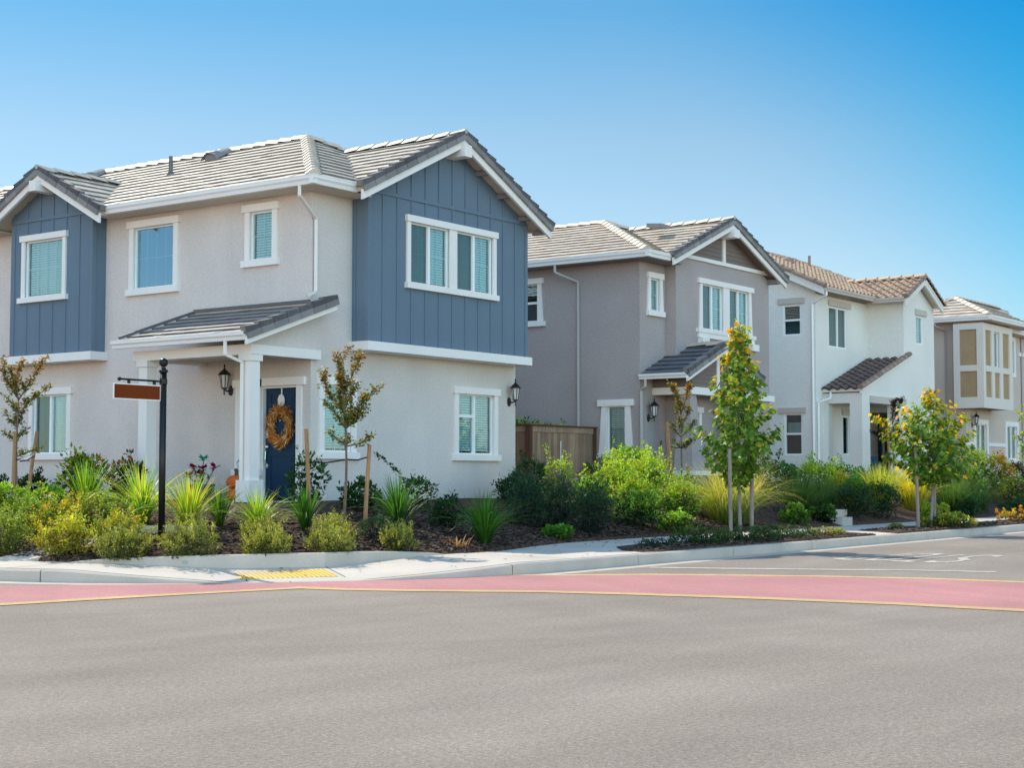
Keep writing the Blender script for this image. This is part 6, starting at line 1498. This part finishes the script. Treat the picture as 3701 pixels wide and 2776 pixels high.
plant('grass_clump', 44.6, 16.1, 'dark tufted grass at the right before the rose bush', 'ornamental grass', dg_(1.3, 1.0, 800), DG, mat='blade')
plant('shrub', 43.0, 15.75, 'low leafy dark shrub at the pavement right of the round maple', 'shrub', SH(1.0, .55, 700, .06, .032, [(.02,.08,.03),(.03,.10,.03)], clumps=30))
plant('shrub', 49.6, 17.9, 'yellow green tall shrub under the bay of the grey house', 'shrub', SH(1.5, 1.62, 1500, .07, .04, G_LIME+G_MID, clumps=50, shape='bush', topcols=[(.34,.40,.06)]))
plant('shrub', 47.4, 17.3, 'rounded yellow green shrub below the tall one at the right', 'shrub', SH(1.1, 1.05, 1000, .06, .034, G_LIME, clumps=40, shape='bush'))
plant('shrub', 45.9, 17.5, 'dark shrub behind the round maple at the grey house', 'shrub', SH(1.2, 1.35, 1100, .07, .036, DK+G_DARK, clumps=40, shape='bush'))
plant('shrub', 50.5, 17.5, 'red and gold tinted shrub left of the last window', 'shrub', SH(1.1, 1.5, 1100, .07, .04, G_ORANGE+G_GOLD+G_LIME, clumps=40, shape='bush'))
plant('shrub', 52.6, 17.6, 'dark red leaved shrub at the right photo edge', 'shrub', SH(1.6, 1.2, 1300, .07, .036, [(.03,.02,.02),(.05,.025,.025),(.02,.03,.02)], clumps=50, shape='bush'))
plant('rose_bush', 48.9, 16.4, 'rose bush with white blooms at the far right', 'shrub', SH(1.5, .95, 1100, .055, .03, G_MID+G_GOLD, clumps=46, shape='bush'), extra=[('flowers', 'white_flower', FL(1.4, .98, 24, .055, [(1,1,1)]))])
plant('ground_cover', 47.5, 15.8, 'low dark ground cover at the pavement on the far right', 'ground cover', SH(1.6, .42, 900, .05, .028, [(.02,.07,.02),(.03,.09,.02)], clumps=40, shape='flat'))

# ------------------------------------------------------------------ a bird far off in the sky
m = MB(); bc = Vector((62, 108, 36.5)); m.tube([bc+Vector((-.25,0,0)), bc, bc+Vector((.25,0,.03))], [.03,.09,.02], 6)
m.add([bc, bc+Vector((.5,-.45,.10)), bc+Vector((1.0,-.95,.02)), bc+Vector((.4,-.5,.04))], [(0,1,2,3)]); m.add([bc, bc+Vector((-.5,.45,.10)), bc+Vector((-1.0,.95,.02)), bc+Vector((-.4,.5,.04))], [(0,1,2,3)])
single(m, 'bird', M['black'], tuple(bc), 'tiny dark bird high in the sky above the left gable', 'bird')

# ------------------------------------------------------------------ light, sky, camera
BACK_FILL = (6.3, 4.3, 3.5, 1)
SUN = Vector((.21, .93, 1.0)).normalized()
el = math.asin(SUN.z); rot = math.atan2(SUN.x, SUN.y)
sd = bpy.data.lights.new('sun', 'SUN'); sd.energy = 5.0; sd.angle = R(.53); sd.color = (1.0, .91, .76)
so = bpy.data.objects.new('sun', sd); col.objects.link(so); so.rotation_euler = SUN.to_track_quat('Z', 'Y').to_euler(); so.location = (20, 40, 40)
wd = bpy.data.worlds.new('World'); scene.world = wd; wd.use_nodes = True; nt = wd.node_tree; nt.nodes.clear()
sk = nt.nodes.new('ShaderNodeTexSky'); sk.sky_type = 'NISHITA'; sk.sun_disc = False; sk.sun_elevation = el; sk.sun_rotation = rot; sk.air_density = 1.0; sk.dust_density = .3; sk.ozone_density = 1.6; sk.altitude = 0
gm = nt.nodes.new('ShaderNodeGamma'); gm.inputs['Gamma'].default_value = .8
# colour grade of the clear sky by height: pale at the roofs, deep blue above, lifted overhead for added fill
tc = nt.nodes.new('ShaderNodeTexCoord'); sx = nt.nodes.new('ShaderNodeSeparateXYZ'); nt.links.new(tc.outputs['Generated'], sx.inputs[0])
rp = nt.nodes.new('ShaderNodeValToRGB'); rp.color_ramp.interpolation = 'LINEAR'
SKY_RAMP = [(0.0, (1.15,1.22,1.22)), (.12, (1.04,1.17,1.21)), (.21, (.84,1.05,1.10)), (.285, (.42,.90,1.10)), (.32, (.36,.88,1.10)), (.50, (1.0,1.25,1.35)), (.75, (1.2,1.35,1.4))]
for i, (p, c) in enumerate(SKY_RAMP):
    e = rp.color_ramp.elements[i] if i < 2 else rp.color_ramp.elements.new(p)
    e.position = p; e.color = (c[0], c[1], c[2], 1)
nt.links.new(sx.outputs['Z'], rp.inputs['Fac'])
vm = nt.nodes.new('ShaderNodeVectorMath'); vm.operation = 'MULTIPLY'
bg = nt.nodes.new('ShaderNodeBackground'); bg.inputs['Strength'].default_value = .16
ow = nt.nodes.new('ShaderNodeOutputWorld')
nt.links.new(sk.outputs[0], gm.inputs['Color'])
nt.links.new(gm.outputs[0], vm.inputs[0]); nt.links.new(rp.outputs[0], vm.inputs[1])
dp = nt.nodes.new('ShaderNodeVectorMath'); dp.operation = 'DOT_PRODUCT'; dp.inputs[1].default_value = (.443, -.605, .66)
nt.links.new(tc.outputs['Generated'], dp.inputs[0])
r2 = nt.nodes.new('ShaderNodeValToRGB'); r2.color_ramp.interpolation = 'EASE'
r2.color_ramp.elements[0].position = .22; r2.color_ramp.elements[0].color = (1, 1, 1, 1); r2.color_ramp.elements[1].position = .42; r2.color_ramp.elements[1].color = (.14, .82, 1.05, 1)
for p_, c_ in ((.52, (.30, .85, 1.0, 1)), (.70, (1, 1, 1, 1))):
    e = r2.color_ramp.elements.new(p_); e.color = c_
nt.links.new(dp.outputs['Value'], r2.inputs['Fac'])
vm2 = nt.nodes.new('ShaderNodeVectorMath'); vm2.operation = 'MULTIPLY'
nt.links.new(vm.outputs[0], vm2.inputs[0]); nt.links.new(r2.outputs[0], vm2.inputs[1])
# brightening added to the unseen sky behind the camera, to fill the shaded fronts
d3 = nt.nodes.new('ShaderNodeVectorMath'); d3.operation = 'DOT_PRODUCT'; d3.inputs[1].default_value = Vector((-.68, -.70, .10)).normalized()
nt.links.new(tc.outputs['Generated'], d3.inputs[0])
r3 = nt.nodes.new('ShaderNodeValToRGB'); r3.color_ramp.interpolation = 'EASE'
r3.color_ramp.elements[0].position = .15; r3.color_ramp.elements[0].color = (1, 1, 1, 1); r3.color_ramp.elements[1].position = .75; r3.color_ramp.elements[1].color = BACK_FILL
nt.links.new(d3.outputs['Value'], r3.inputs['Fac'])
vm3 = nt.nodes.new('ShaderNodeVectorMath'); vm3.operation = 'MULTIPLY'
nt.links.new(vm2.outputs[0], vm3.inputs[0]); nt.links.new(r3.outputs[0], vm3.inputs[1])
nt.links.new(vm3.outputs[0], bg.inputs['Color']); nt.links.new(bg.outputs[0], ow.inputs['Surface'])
cd = bpy.data.cameras.new('camera'); co = bpy.data.objects.new('camera', cd); col.objects.link(co)
cd.sensor_width = 36; cd.lens = 3410/2212*36; cd.clip_start = .1; cd.clip_end = 2000
co.location = (0, 0, 1.3); co.rotation_euler = (math.pi/2+math.atan(200.5/3410), 0, math.atan2(.5906, .807)-math.pi/2)
scene.camera = co
scene.view_settings.view_transform = 'Standard'; scene.view_settings.look = 'None'; scene.view_settings.exposure = 0; scene.view_settings.gamma = 1
scene.cycles.max_bounces = 6; scene.cycles.transparent_max_bounces = 16; scene.cycles.use_denoising = True
for o in bpy.data.objects:
    if '_o' in o: del o['_o']
